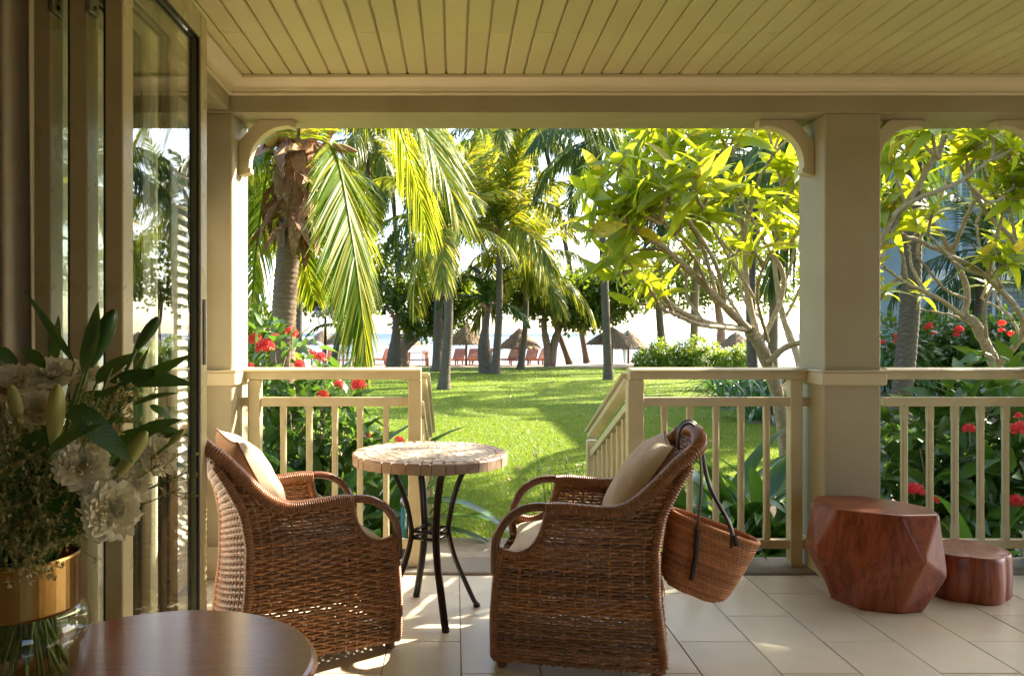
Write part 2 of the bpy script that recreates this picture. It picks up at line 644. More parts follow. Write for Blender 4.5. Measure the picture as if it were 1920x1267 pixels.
M['bud'] = pbr('lily_bud', (0.28, 0.30, 0.07), (0.36, 0.34, 0.10), 6, 0.45, cscale=(1, 6, 6))
M['bouquetleaf'] = leafmat('bouquet_leaf', (0.04, 0.10, 0.018), (0.07, 0.15, 0.026), (0.12, 0.22, 0.03), 0.25, 0.35, veins=0.2)
M['filler'] = leafmat('filler_flower', (0.50, 0.40, 0.14), (0.62, 0.55, 0.28), (0.4, 0.33, 0.1), 0.3, 0.6)
M['stem'] = pbr('green_stem', (0.08, 0.14, 0.025), (0.14, 0.19, 0.04), 10, 0.45)
M['cane'] = woodmat('polished_cane', (0.075, 0.025, 0.012), (0.16, 0.06, 0.028), (0.26, 0.11, 0.05), (2, 2, 2), 8, 0.28, 0.4)
M['wicker'] = pbr('wicker', (0.42, 0.19, 0.072), (0.26, 0.108, 0.038), 40, 0.33, 0.2, 300, 0.001, spec=0.65, island=0.42, c3=(0.50, 0.28, 0.14))
M['wrap'] = pbr('wrapped_cane', (0.40, 0.165, 0.06), (0.25, 0.095, 0.034), 35, 0.30, 0.15, 200, 0.001, c3=(0.29, 0.14, 0.065))
M['fabric'] = pbr('beige_stripe_fabric', (0.50, 0.40, 0.28), (0.42, 0.33, 0.225), 60, 0.85, 0.4, 300, 0.001, cscale=(0.25, 6, 1))
M['piping'] = pbr('brown_piping', (0.22, 0.12, 0.06), (0.18, 0.10, 0.05), 30, 0.8)
M['seat'] = pbr('cream_seat_fabric', (0.62, 0.56, 0.44), (0.56, 0.50, 0.39), 40, 0.9, 0.3, 250, 0.001)
M['straw'] = pbr('woven_straw', (0.58, 0.27, 0.12), (0.46, 0.20, 0.085), 30, 0.75, 0.3, 200, 0.002, island=0.3, c3=(0.46, 0.25, 0.12))
M['leather'] = pbr('dark_leather', (0.03, 0.018, 0.012), (0.045, 0.028, 0.018), 20, 0.4, 0.2, 150, 0.001)
M['redwood'] = woodmat('red_wood', (0.10, 0.021, 0.008), (0.225, 0.05, 0.016), (0.33, 0.088, 0.029), (2.2, 2.2, 0.35), 3.6, 0.36, 0.18, 0.3, spec=0.35, bands=5.0)
M['tablewood'] = woodmat('table_wood', (0.20, 0.055, 0.02), (0.33, 0.10, 0.035), (0.44, 0.155, 0.055), (0.6, 7, 1), 4.0, 0.22, 0.3, 0.02, spec=0.35)
M['marble'] = pbr('mosaic_stone', (0.60, 0.50, 0.38), (0.48, 0.38, 0.28), 12, 0.42, 0.2, 60, 0.002, island=0.14, c3=(0.68, 0.60, 0.49))
M['marble_rim'] = pbr('rim_stone', (0.52, 0.36, 0.25), (0.42, 0.29, 0.2), 10, 0.5, 0.25, 60, 0.002, objvar=0.16, c3=(0.60, 0.46, 0.35))
M['thatch'] = pbr('thatch', (0.34, 0.245, 0.15), (0.22, 0.155, 0.095), 10, 0.95, 0.9, 40, 0.03, cscale=(6, 6, 0.8), c3=(0.44, 0.33, 0.22), island=0.3)
M['teak'] = pbr('teak', (0.48, 0.17, 0.07), (0.40, 0.135, 0.055), 6, 0.6)
M['pole'] = pbr('wood_pole', (0.28, 0.14, 0.07), (0.2, 0.1, 0.05), 8, 0.8)
M['lampglass'] = pbr('lantern_glass', (0.55, 0.50, 0.40), (0.5, 0.45, 0.36), 5, 0.2)
M['curtain'] = pbr('curtain', (0.38, 0.32, 0.22), (0.34, 0.28, 0.19), 20, 0.9, 0.2, 200, 0.001)
M['shutter'] = pbr('white_shutter', (0.66, 0.61, 0.50), (0.6, 0.55, 0.45), 3, 0.4)
M['bluewall'] = pbr('blue_grey_wall', (0.24, 0.30, 0.33), (0.21, 0.27, 0.30), 3, 0.7)
M['blueslat'] = pbr('blue_grey_slat', (0.33, 0.40, 0.42), (0.29, 0.36, 0.38), 3, 0.55)
M['soil'] = pbr('soil', (0.09, 0.055, 0.032), (0.05, 0.032, 0.02), 8, 0.95, 0.8, 30, 0.03)
M['sand'] = pbr('sand', (0.27, 0.205, 0.15), (0.23, 0.17, 0.125), 1.2, 0.95, 0.6, 8, 0.05)
M['teal'] = pbr('teal_pipe', (0.03, 0.20, 0.20), (0.04, 0.16, 0.17), 6, 0.4)
M['foam'] = pbr('surf_foam', (0.85, 0.87, 0.88), (0.78, 0.8, 0.82), 1, 0.8)
M['whitewall'] = pbr('white_render', (0.70, 0.66, 0.58), (0.64, 0.6, 0.52), 2, 0.7)


def lawn_material():
    m, nt, out = nodes_of('lawn')
    p = N(nt, "ShaderNodeBsdfPrincipled")
    co = coords(nt, 'Object')
    big = noise(nt, co, 0.35, 4, 0.6)
    mid = noise(nt, co, 5.0, 4, 0.65)
    fine = noise(nt, co, 60.0, 3, 0.7)
    f = mth(nt, 'ADD', mth(nt, 'ADD', mth(nt, 'MULTIPLY', big, 0.35), mth(nt, 'MULTIPLY', mid, 0.3)), mth(nt, 'MULTIPLY', fine, 0.4))
    col = ramp(nt, f, [(0.32, (0.045, 0.085, 0.004)), (0.5, (0.10, 0.17, 0.006)), (0.66, (0.175, 0.24, 0.009)), (0.8, (0.25, 0.28, 0.025))])
    nt.links.new(col, p.inputs['Base Color'])
    p.inputs['Roughness'].default_value = 0.8
    p.inputs['Specular IOR Level'].default_value = 0.2
    nt.links.new(bump(nt, mth(nt, 'ADD', fine, mid), 0.8, 0.05), p.inputs['Normal'])
    t = N(nt, "ShaderNodeBsdfTranslucent")
    nt.links.new(col, t.inputs[0])
    nt.links.new(p.outputs[0], out.inputs[0])
    return m


def water_material():
    m, nt, out = nodes_of('sea_water')
    p = N(nt, "ShaderNodeBsdfPrincipled")
    co = coords(nt, 'Object')
    sx = N(nt, "ShaderNodeSeparateXYZ")
    nt.links.new(co, sx.inputs[0])
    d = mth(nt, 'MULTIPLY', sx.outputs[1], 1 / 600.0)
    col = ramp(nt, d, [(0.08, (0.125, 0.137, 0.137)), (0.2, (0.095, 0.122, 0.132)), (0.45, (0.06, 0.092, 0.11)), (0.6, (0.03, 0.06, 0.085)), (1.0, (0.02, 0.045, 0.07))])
    nt.links.new(col, p.inputs['Base Color'])
    p.inputs['Roughness'].default_value = 0.45
    p.inputs['Specular IOR Level'].default_value = 0.12
    mp = nt.nodes.new("ShaderNodeMapping")
    mp.inputs['Scale'].default_value = (0.25, 1.0, 1)
    nt.links.new(co, mp.inputs[0])
    nt.links.new(bump(nt, noise(nt, mp.outputs[0], 1.3, 6, 0.7), 0.5, 0.15), p.inputs['Normal'])
    nt.links.new(p.outputs[0], out.inputs[0])
    return m


M['lawn'] = lawn_material()
M['sea'] = water_material()
# ================================================================== the setting
LAWN_Z = -0.45
# ---- lawn, sand, sea
a = Agg()
a.add([[-70, 4.9, LAWN_Z], [80, 4.9, LAWN_Z], [80, 39.7, LAWN_Z], [-70, 39.7, LAWN_Z]], [[0, 1, 2, 3]])
a.add([[-70, 39.7, LAWN_Z], [80, 39.7, LAWN_Z], [80, 39.75, LAWN_Z - 0.06], [-70, 39.75, LAWN_Z - 0.06]], [[0, 1, 2, 3]])
struct(a.build('lawn', M['lawn']))
a = Agg()
xs = np.linspace(-120, 140, 80)
ys = np.array([39.6, 41, 43, 45, 47, 48.5, 50, 54, 60])
zs = np.array([-0.47, -0.47, -0.49, -0.52, -0.56, -0.60, -0.68, -0.9, -1.3])
P = np.zeros((len(xs), len(ys), 3))
for i, x in enumerate(xs):
    for j, y in enumerate(ys):
        P[i, j] = (x, y, zs[j] + 0.02 * math.sin(x * 0.9 + y * 1.7) * (0.3 if j < 2 else 1))
struct(a.grid(P).build('beach_sand', M['sand'], smooth=True))
a = Agg()
ys = [47.5, 60, 90, 150, 300, 700, 2000, 8000, 30000]
P = np.array([[(x * (1 + y / 400), y, -0.615) for y in ys] for x in (-250, -60, 0, 60, 250)])
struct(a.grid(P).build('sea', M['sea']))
# surf breaking on the reef: uneven flat ribbons of foam
for k in range(7):
    a = Agg()
    x0 = -260 + k * 85 + rng.uniform(-15, 15)
    L = rng.uniform(50, 95)
    y0 = 300 + rng.uniform(-14, 14)
    n = 26
    xx = np.linspace(x0, x0 + L, n)
    w = np.sin(np.linspace(0, PI, n)) * 7 * (0.5 + rng.random(n))
    top = np.stack([xx, y0 + w, np.full(n, -0.60)], 1)
    mid = np.stack([xx, y0 + rng.normal(0, .6, n), -0.55 + 0.35 * np.sin(np.linspace(0, PI, n)) * (0.4 + 0.6 * rng.random(n))], 1)
    bot = np.stack([xx, y0 - w * 0.6, np.full(n, -0.60)], 1)
    o = a.grid(np.stack([bot, mid, top], 1)).build('surf', M['foam'], smooth=True)
    struct(o, 'stuff')

# planting beds beside the steps and under the trees
def bed(name, pts, z=LAWN_Z + 0.012, rise=0.05):
    n = len(pts)
    a = Agg()
    c = np.mean(pts, 0)
    V = [[p[0], p[1], z] for p in pts] + [[c[0] + (p[0] - c[0]) * 0.72, c[1] + (p[1] - c[1]) * 0.72, z + rise] for p in pts] + [[c[0], c[1], z + rise * 1.2]]
    a.add(V, [[i, (i + 1) % n, n + (i + 1) % n, n + i] for i in range(n)])
    a.F.append(np.array([[n + i, n + (i + 1) % n, 2 * n] for i in range(n)]))
    struct(a.build(name, M['soil'], smooth=True))

bed('planting_bed', [(-3.6, 4.45), (-0.35, 4.45), (-0.35, 5.5), (-0.9, 6.4), (-1.6, 7.4), (-3.0, 8.2), (-4.6, 7.2), (-4.6, 4.45)], LAWN_Z + 0.012, 0.16)
bed('planting_bed', [(1.2, 4.45), (6.2, 4.45), (6.5, 7.0), (5.6, 8.6), (4.4, 8.7), (3.4, 8.3), (2.7, 7.4), (2.3, 6.3), (1.8, 5.5), (1.25, 5.2)], LAWN_Z + 0.012, 0.16)
bed('planting_bed', [(5.5, 14.8), (7.2, 12.6), (9.8, 11.0), (14, 10.6), (18, 14), (16, 24), (9, 25), (7.4, 20)])

# ---- verandah floor: slab (grout) with tiles laid into it
TX, TY = 0.2945, 0.589
a = Agg().box(-1.9, 5.2, 2.0, 4.062, -0.45, -0.006)
floor = struct(a.build('verandah_floor', M['grout']))
tile_mesh = Agg().box(0, TX - 0.004, 0, TY - 0.004, -0.012, 0.0, 0.0012).mesh('tile')
tile_mesh.materials.append(M['tile'])
cut = {}
for k in range(-6, 18):
    x = 0.023 + TX * k + 0.002
    off = 3.775 if k % 2 else 3.477
    for r in range(-4, 3):
        y0 = off + TY * (r) + 0.002
        y1 = y0 + TY - 0.004
        if y1 <= 2.02 or y0 >= 4.055 or x < -1.8:
            continue
        lo, hi = max(y0, 2.02), min(y1, 4.058)
        if hi - lo < 0.01:
            continue
        if hi - lo > TY - 0.005:
            me = tile_mesh
        else:
            key = round(hi - lo, 3)
            if key not in cut:
                cut[key] = Agg().box(0, TX - 0.004, 0, hi - lo, -0.012, 0.0, 0.0012).mesh('tile')
                cut[key].materials.append(M['tile'])
            me = cut[key]
        link('tile', me, None, floor, (x, lo, random.uniform(-0.0012, 0.0002)), (random.uniform(-.0008, .0008), random.uniform(-.0012, .0012), 0))
a = Agg().box(-3.0, 5.2, -3.2, 2.0, -0.3, -0.002)
struct(a.build('room_floor', M['tile']))

# stone sill along the verandah edge, landing slab and steps
a = Agg().box(-1.9, 5.2, 4.066, 4.352, -0.45, 0.012, 0.006)
tag(a.build('stone_sill', M['stone']), 'rough speckled stone sill along the edge of the tiled verandah', 'sill', kind='structure')
st = thing('garden_steps', 'worn stone steps leading from the verandah down to the lawn', 'steps', (0.37, 4.36, LAWN_Z))
def tread(y0, y1, z0, z1):
    a = Agg().box(-0.66, 0.66, y0 - 4.36, y1 - 4.36, z0 - LAWN_Z, z1 - LAWN_Z, 0.008)
    a.build('tread', M['step'], st)
tread(4.36, 4.80, -0.45, 0.004)
tread(4.80, 5.08, -0.45, -0.145)
tread(5.08, 5.38, -0.45, -0.295)

# ---- ceiling: backing board with painted boards under it
CZ, CY0 = 2.542, 2.05
a = Agg().box(-1.6, 5.2, CY0, 4.0, CZ + 0.02, CZ + 0.05)
ceil_o = struct(a.build('verandah_ceiling', M['ceiling']))
BW = 0.0968
prof = [(-BW / 2 + 0.0022, 0.018), (-BW / 2 + 0.0022, 0.006), (-BW / 2 + 0.008, 0.0), (BW / 2 - 0.010, 0.0), (BW / 2 - 0.0045, 0.004), (BW / 2 - 0.0045, 0.011), (BW / 2 - 0.0005, 0.011), (BW / 2 - 0.0005, 0.018)]
bm_ = Agg().prism(prof, CY0 + 0.002, 3.369, 1).mesh('board')
bm_.materials.append(M['ceiling'])
bm2_ = Agg().prism(prof, 3.3705, 3.93, 1).mesh('board')
bm2_.materials.append(M['ceiling'])
x0 = 853 + 0  # a groove falls on the centre line
gx = (837 - VX) * 3.88 / F_PX
for k in range(-12, 53):
    x = gx + BW * (k + 0.5)
    if x < -1.13 or x > 5.0:
        continue
    link('ceiling_board', bm_, None, ceil_o, (x, 0, CZ + random.uniform(0, 0.0012)))
    link('ceiling_board', bm2_, None, ceil_o, (x, 0, CZ + random.uniform(0, 0.0012)))

# ---- beams, cornice, columns
BY0, BY1, BZ0, BZ1 = 4.0, 4.31, 2.374, 2.74
a = Agg().box(-1.44, 5.2, BY0, BY1, BZ0, BZ1, 0.004)
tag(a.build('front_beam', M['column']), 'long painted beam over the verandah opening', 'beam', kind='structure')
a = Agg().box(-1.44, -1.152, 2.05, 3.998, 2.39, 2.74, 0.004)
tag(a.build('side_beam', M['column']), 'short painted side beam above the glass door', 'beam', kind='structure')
# cove profile: (projection from the wall, z)
cp = [(0.0, 2.462), (0.014, 2.462), (0.017, 2.466), (0.017, 2.474), (0.012, 2.477), (0.012, 2.480), (0.020, 2.483), (0.022, 2.488)]
for t in np.linspace(0, 1, 9):
    cp.append((0.022 + 0.062 * (1 - math.cos(t * PI / 2)), 2.488 + 0.036 * math.sin(t * PI / 2) ** 1.0))
cp += [(0.092, 2.526), (0.092, 2.5395), (0.0, 2.5395)]
cp = np.array(cp)
nP = len(cp)
# cornice along the front (mitred with the side one)
SX = -1.152
a = Agg()
V0 = np.stack([SX + cp[:, 0], BY0 - cp[:, 0] - 0.001, cp[:, 1]], 1)
V1 = np.stack([np.full(nP, 5.2), BY0 - cp[:, 0] - 0.001, cp[:, 1]], 1)
a.grid(np.stack([V0, V1], 1))
tag(a.build('front_cornice', M['cornice'], smooth=False), 'pale coved cornice under the boarded ceiling along the front beam', 'cornice', kind='structure')
a = Agg()
V1 = np.stack([SX + cp[:, 0] + 0.001, np.full(nP, 2.06), cp[:, 1]], 1)
V0b = V0.copy(); V0b[:, 0] += 0.001
a.grid(np.stack([V1, V0b], 1))
tag(a.build('side_cornice', M['cornice'], smooth=False), 'short pale coved cornice above the glass door', 'cornice', kind='structure')


def column(x0, x1, label):
    t = thing('verandah_column', label, 'column', ((x0 + x1) / 2, (BY0 + BY1) / 2, 0.0))
    w, d = (x1 - x0) / 2, (BY1 - BY0) / 2
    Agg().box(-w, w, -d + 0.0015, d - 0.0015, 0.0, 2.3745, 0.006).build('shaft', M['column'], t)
    c = 0.022
    Agg().box(-w - c, w + c, -d - c, d + c, 0.985, 1.052, 0.006).box(-w - c - 0.006, w + c + 0.006, -d - c - 0.006, d + c + 0.006, 1.0525, 1.064, 0.004).build('collar', M['paint'], t)
    Agg().box(-w - 0.014, w + 0.014, -d - 0.014, d + 0.014, 0.0005, 0.165, 0.006).build('plinth', M['paint'], t)
    return t

column(-1.423, -1.137, 'sunlit painted column with collar behind the wicker armchair by the glass door')
column(1.889, 2.174, 'square painted column with collar behind the faceted wooden stool')
column(3.14, 3.425, 'painted column mostly out of view beside the rightmost arched bracket')


def bracket(x, s, label):
    """s=+1: the column is on the left and the bracket reaches right"""
    t = thing('arched_bracket', label, 'bracket', (x, 4.15, 2.3735), group='brackets under the front beam')
    poly = [(0, -0.113), (0.107, 0), (0.291, 0), (0.291, -0.042), (0.272, -0.042), (0.272, -0.036)]
    for q in np.linspace(0, 1, 12):
        an = PI / 2 * (1 - q)
        poly.append((0.262 - 0.2 * (1 - math.sin(an) * 0 - (1 - math.cos(PI / 2 * (1 - q)))) if False else 0.255 - 0.200 * math.sin(q * PI / 2), -0.034 - 0.205 * (1 - math.cos(q * PI / 2))))
    poly += [(0.055, -0.254), (0.064, -0.254), (0.062, -0.278), (0.02, -0.291), (0, -0.291)]
    poly = [(s * p[0] + (0.001 * s), p[1] - 0.001) for p in poly]
    if s < 0:
        poly = poly[::-1]
    a = Agg().prism(poly, -0.034, 0.034, 1)
    o = a.build('brace', M['paint'], t)
    b = o.modifiers.new('edge', 'BEVEL')
    b.width = 0.003
    b.segments = 2
    b.limit_method = 'ANGLE'

bracket(-1.137, 1, 'arched bracket beside the palm crown on the sunlit column')
bracket(1.889, -1, 'arched bracket on the garden-lawn side of the square column by the stool')
bracket(2.174, 1, 'arched bracket on the right bay side of the square column by the stool')
bracket(3.14, -1, 'rightmost arched bracket cut by the edge of the picture')

# roof and the room we look out of
struct(Agg().box(-3.2, 5.4, -3.4, 4.62, 2.80, 2.95).build('roof', M['whitewall']))
struct(Agg().box(-3.0, 5.2, -3.2, 2.04, 2.66, 2.70).build('room_ceiling', M['roomwall']))
struct(Agg().box(-3.1, -3.0, -3.2, 2.0, -0.2, 2.8).build('room_wall_left', M['roomwall']))
struct(Agg().box(5.2, 5.3, -3.2, 2.05, -0.2, 2.8).build('room_wall_right', M['roomwall']))
# back wall with an unseen window opening added to fill the room with light
a = Agg().box(-3.1, 1.9, -3.3, -3.2, -0.2, 2.8).box(4.4, 5.3, -3.3, -3.2, -0.2, 2.8).box(1.9, 4.4, -3.3, -3.2, -0.2, 0.7).box(1.9, 4.4, -3.3, -3.2, 2.45, 2.8)
struct(a.build('room_wall_back', M['roomwall']))
a = Agg().box(-3.0, -1.10, 2.0, 2.05, -0.2, 2.66).box(-1.10, 5.2, 2.0, 2.05, 2.40, 2.66)
struct(a.build('room_wall_front', M['roomwall']))
# side wall of the verandah with the louvred shutter beside the column
struct(Agg().box(-1.44, -1.33, 2.05, 3.42, 0.0, 2.389).build('verandah_side_wall', M['whitewall']))
sh = thing('louvred_shutter', 'pale louvred shutter seen through the glass door beside the column', 'shutter', (-1.33, 3.43, 0.02))
Agg().box(-0.02, 0.02, 0.0, 0.05, 0, 2.36, 0.003).build('shutter_stile', M['shutter'], sh)
Agg().box(-0.02, 0.02, 0.50, 0.55, 0, 2.36, 0.003).build('shutter_stile', M['shutter'], sh)
Agg().box(-0.019, 0.019, 0.0502, 0.4998, 0, 0.1, 0.003).build('shutter_rail', M['shutter'], sh)
Agg().box(-0.019, 0.019, 0.0502, 0.4998, 2.26, 2.36, 0.003).build('shutter_rail', M['shutter'], sh)
Mx = np.array(Matrix.Rotation(math.radians(38), 4, 'Y'))
sm = Agg().box(-0.033, 0.033, 0.0505, 0.4995, -0.004, 0.004, 0.002, Mx).mesh('louvre_slat')
sm.materials.append(M['shutter'])
for k in range(42):
    link('louvre_slat', sm, None, sh, (0, 0, 0.13 + k * 0.0505))

# ---- railings
def baluster_mesh(h):
    """square baluster with chamfered middle"""
    w, c = 0.0155, 0.0065
    zs = [0, 0.07, 0.085, h - 0.085, h - 0.07, h]
    cs = [0.001, 0.001, c, c, 0.001, 0.001]
    rings = []
    for z, ch in zip(zs, cs):
        rings.append([(w, -w + ch, z), (w, w - ch, z), (w - ch, w, z), (-w + ch, w, z), (-w, w - ch, z), (-w, -w + ch, z), (-w + ch, -w, z), (w - ch, -w, z)])
    V = np.array(rings).reshape(-1, 3)
    Q = [[i * 8 + j, i * 8 + (j + 1) % 8, (i + 1) * 8 + (j + 1) % 8, (i + 1) * 8 + j] for i in range(5) for j in range(8)]
    return Agg().add(V, np.array(Q))

bal = baluster_mesh(0.862 - 0.152).mesh('baluster')
bal.materials.append(M['rail'])
RY = 4.19


def px2x(px, d=RY):
    return (px - VX) * d / F_PX


def top_rail(t, x0, x1, y=0.0):
    a = Agg().box(x0, x1, y - 0.035, y + 0.035, 1.006, 1.046, 0.003)
    # moulded cap
    cap = [(-0.052, 1.0462), (-0.055, 1.050), (-0.055, 1.054), (-0.048, 1.060), (-0.03, 1.066), (0, 1.069), (0.03, 1.066), (0.048, 1.060), (0.055, 1.054), (0.055, 1.050), (0.052, 1.0462)]
    V0 = np.array([[x0, y + p[0], p[1]] for p in cap])
    V1 = np.array([[x1, y + p[0], p[1]] for p in cap])
    n = len(cap)
    a.add(np.vstack([V0, V1]), [[i, n + i, n + (i + 1) % n, (i + 1) % n] for i in range(n)])
    a.F.append(np.array([list(range(a.n - 2 * n, a.n - n))]))
    a.F.append(np.array([list(range(a.n - n, a.n))[::-1]]))
    return a.build('top_rail', M['rail'], t)


def railing(x0, x1, bal_px, posts, label):
    t = thing('porch_railing', label, 'railing', (0, RY, 0.0), group='painted verandah railings')
    top_rail(t, x0, x1)
    Agg().box(x0, x1, -0.02, 0.02, 0.862, 0.910, 0.003).build('middle_rail', M['rail'], t)
    Agg().box(x0, x1, -0.02, 0.02, 0.105, 0.152, 0.003).build('bottom_rail', M['rail'], t)
    for (p0, p1) in posts:
        Agg().box(p0, p1, -0.032, 0.032, 0.012, 1.0055, 0.004).build('post', M['rail'], t)
    for px in bal_px:
        link('baluster', bal, None, t, (px2x(px), 0, 0.152))
    return t

railing(px2x(451), px2x(790), [531.5, 580, 628, 675, 724], [(px2x(468), px2x(490)), (px2x(766), px2x(790.5))],
        'painted railing with balusters behind the wicker armchair by the glass door')
railing(px2x(1178), px2x(1517), [1245, 1293, 1342, 1389, 1437], [(px2x(1175), px2x(1205)), (px2x(1478), px2x(1500.5))],
        'painted railing with balusters behind the armchair holding the straw bag')
railing(px2x(1655), 3.14, [1695, 1743, 1790, 1838, 1885], [], 'painted railing with balusters in the right bay behind the wooden stools')


def stair_rail(x, label, dy=1.20, drop=0.46):
    t = thing('stair_railing', label, 'railing', (x, RY + 0.06, 0.0), group='painted stair railings')
    # sloping hand rail, under rail, balusters, lower post
    p0, p1 = Vector((0, 0.0, 1.03)), Vector((0, dy, 1.03 - drop))
    Agg().bar(p0, p1, 0.105, 0.022, 0.006).bar(p0 - Vector((0, 0, 0.033)), p1 - Vector((0, 0, 0.033)), 0.07, 0.042, 0.004).build('top_rail', M['rail'], t)
    Agg().bar(p0 - Vector((0, 0, 0.165)), p1 - Vector((0, 0, 0.165)), 0.04, 0.045, 0.003).build('middle_rail', M['rail'], t)
    Agg().bar((0, 0, 0.10), (0, dy, 0.10 - drop), 0.04, 0.045, 0.003).build('bottom_rail', M['rail'], t)
    Agg().box(-0.036, 0.036, dy - 0.036, dy + 0.036, LAWN_Z + 0.005, 1.03 - drop - 0.06, 0.004).build('post', M['rail'], t)
    for k in range(1, 8):
        y = dy * k / 8.0
        z = 0.12 - drop * k / 8.0
        link('baluster', bal, None, t, (0, y, z))
    return t

stair_rail(px2x(1187), 'sloping stair railing going down to the lawn beside the armchair with the bag')
stair_rail(px2x(787), 'sloping stair railing seen nearly edge-on beyond the mosaic table')

# ---- folding glass doors, stacked open
def door_leaf(xr, y0, y1, label, lock=False):
    t = thing('folding_glass_door', label, 'glass door', (xr, y0, 0.01), group='folded glass door leaves')
    W, H, th = y1 - y0, 2.36, 0.048
    sw = 0.068
    Agg().box(-th, 0, 0, sw, 0, H, 0.003).build('stile', M['frame'], t)
    Agg().box(-th, 0, W - sw, W, 0, H, 0.003).build('stile', M['frame'], t)
    Agg().box(-th + 0.001, -0.001, sw + 0.0003, W - sw - 0.0003, 0, 0.11, 0.003).build('bottom_rail', M['frame'], t)
    Agg().box(-th + 0.001, -0.001, sw + 0.0003, W - sw - 0.0003, H - 0.09, H, 0.003).build('top_rail', M['frame'], t)
    g = 0.008
    a = Agg()
    for xx in (-0.010, -th + 0.010):
        a.box(xx - 0.004, xx + 0.004, sw, sw + g, 0.11, H - 0.09)
        a.box(xx - 0.004, xx + 0.004, W - sw - g, W - sw, 0.11, H - 0.09)
        a.box(xx - 0.004, xx + 0.004, sw + g, W - sw - g, 0.11, 0.11 + g)
        a.box(xx - 0.004, xx + 0.004, sw + g, W - sw - g, H - 0.09 - g, H - 0.09)
    a.build('gasket', M['gasket'], t)
    Agg().box(-th / 2 - 0.003, -th / 2 + 0.003, sw + 0.001, W - sw - 0.001, 0.111, H - 0.091).build('pane', M['glass'], t)
    # edge gasket on the face turned to the room
    Agg().box(-th - 0.006, -th - 0.0005, 0.004, 0.018, 0, H).build('weather_strip', M['gasket'], t)
    if lock:
        l = Agg().box(-0.032, -0.016, W + 0.0005, W + 0.003, 1.13, 1.36, 0.001).build('lock_plate', M['metal'], t)
        a = Agg()
        for z in (1.16, 1.21, 1.27, 1.32):
            a.box(-0.028, -0.020, W + 0.0031, W + 0.0045, z, z + 0.025)
        a.build('latch', M['gasket'], l)
        Agg().box(0.0005, 0.004, W - 0.05, W - 0.025, 1.13, 1.36, 0.002).build('lock_plate', M['gasket'], t)
    else:
        for z in (1.18, 0.25, 2.1):
            h = Agg().box(-0.005, 0.012, -0.006, 0.045, z, z + 0.075, 0.002).build('hinge', M['metal'], t)
            a = Agg()
            for zz in (0.018, 0.055):
                a.tube([(0.0121, 0.02, z + zz), (0.0145, 0.02, z + zz)], 0.006, 8)
            a.build('screw', M['gasket'], h)
    return t

door_leaf(-0.885, 2.09, 2.80, 'large glass door leaf with clear pane reflecting the palms', True)
door_leaf(-0.985, 2.10, 2.79, 'folded door leaf, middle of the stack behind the front pane')
door_leaf(-1.083, 2.10, 2.79, 'folded door leaf nearest to the curtain at the back of the stack')
a = Agg().box(-1.22, -1.155, 2.052, 2.13, 0.0, 2.42, 0.004)
tag(a.build('door_jamb', M['frame']), 'painted door jamb between the curtain and the folded doors', 'door jamb', kind='structure')
# curtain in soft folds
a = Agg()
n = 90
xx = np.linspace(-1.62, -1.045, n)
fold = 0.035 * np.sin(np.linspace(0, 17 * PI, n)) + 0.012 * np.sin(np.linspace(0, 41, n))
zz = np.linspace(0.02, 2.5, 14)
P = np.zeros((n, 14, 3))
for j, z in enumerate(zz):
    P[:, j, 0] = xx + 0.006 * math.sin(z * 2)
    P[:, j, 1] = 1.93 + fold * (0.75 + 0.25 * math.sin(z * 1.3 + 1))
    P[:, j, 2] = z
a.grid(P)
P2 = P.copy(); P2[:, :, 1] += 0.003
a.grid(P2[::-1])
tag(a.build('curtain', M['curtain'], smooth=True), 'beige curtain hanging in folds at the edge of the doorway', 'curtain')
# ================================================================== wicker armchairs
def interp(z, zs, xs):
    return np.interp(z, zs, xs)

Z_R, X_R = [0.0, 0.10, 0.30, 0.48, 0.60, 0.70, 0.80, 0.86], [-0.31, -0.30, -0.275, -0.272, -0.295, -0.345, -0.405, -0.43]
Z_F, X_F = [0.0, 0.04, 0.2, 0.34, 0.44, 0.6], [0.305, 0.31, 0.312, 0.30, 0.285, 0.28]
Z_W, X_W = [0.0, 0.3, 0.55, 0.7, 0.85], [0.275, 0.283, 0.29, 0.285, 0.275]
ARM = [(0.118, 0.602), (0.05, 0.606), (-0.05, 0.600), (-0.13, 0.602), (-0.20, 0.632), (-0.275, 0.700), (-0.345, 0.775), (-0.392, 0.818)]
SCOOP = [(0.105, 0.595), (0.118, 0.54), (0.14, 0.487), (0.175, 0.447), (0.225, 0.428), (0.275, 0.435), (0.293, 0.445)]


def ridged(path, r, pitch=0.0088, depth=0.0026, n=12):
    path = np.asarray(path, float)
    s = np.linalg.norm(np.diff(path, axis=0), axis=1).sum()
    m = max(8, int(s / pitch * 4))
    p = resample(path, m)
    k = np.arange(m) % 4
    rr = r + depth * np.choose(k, [-1.0, 0.35, 1.0, 0.35])
    return p, rr


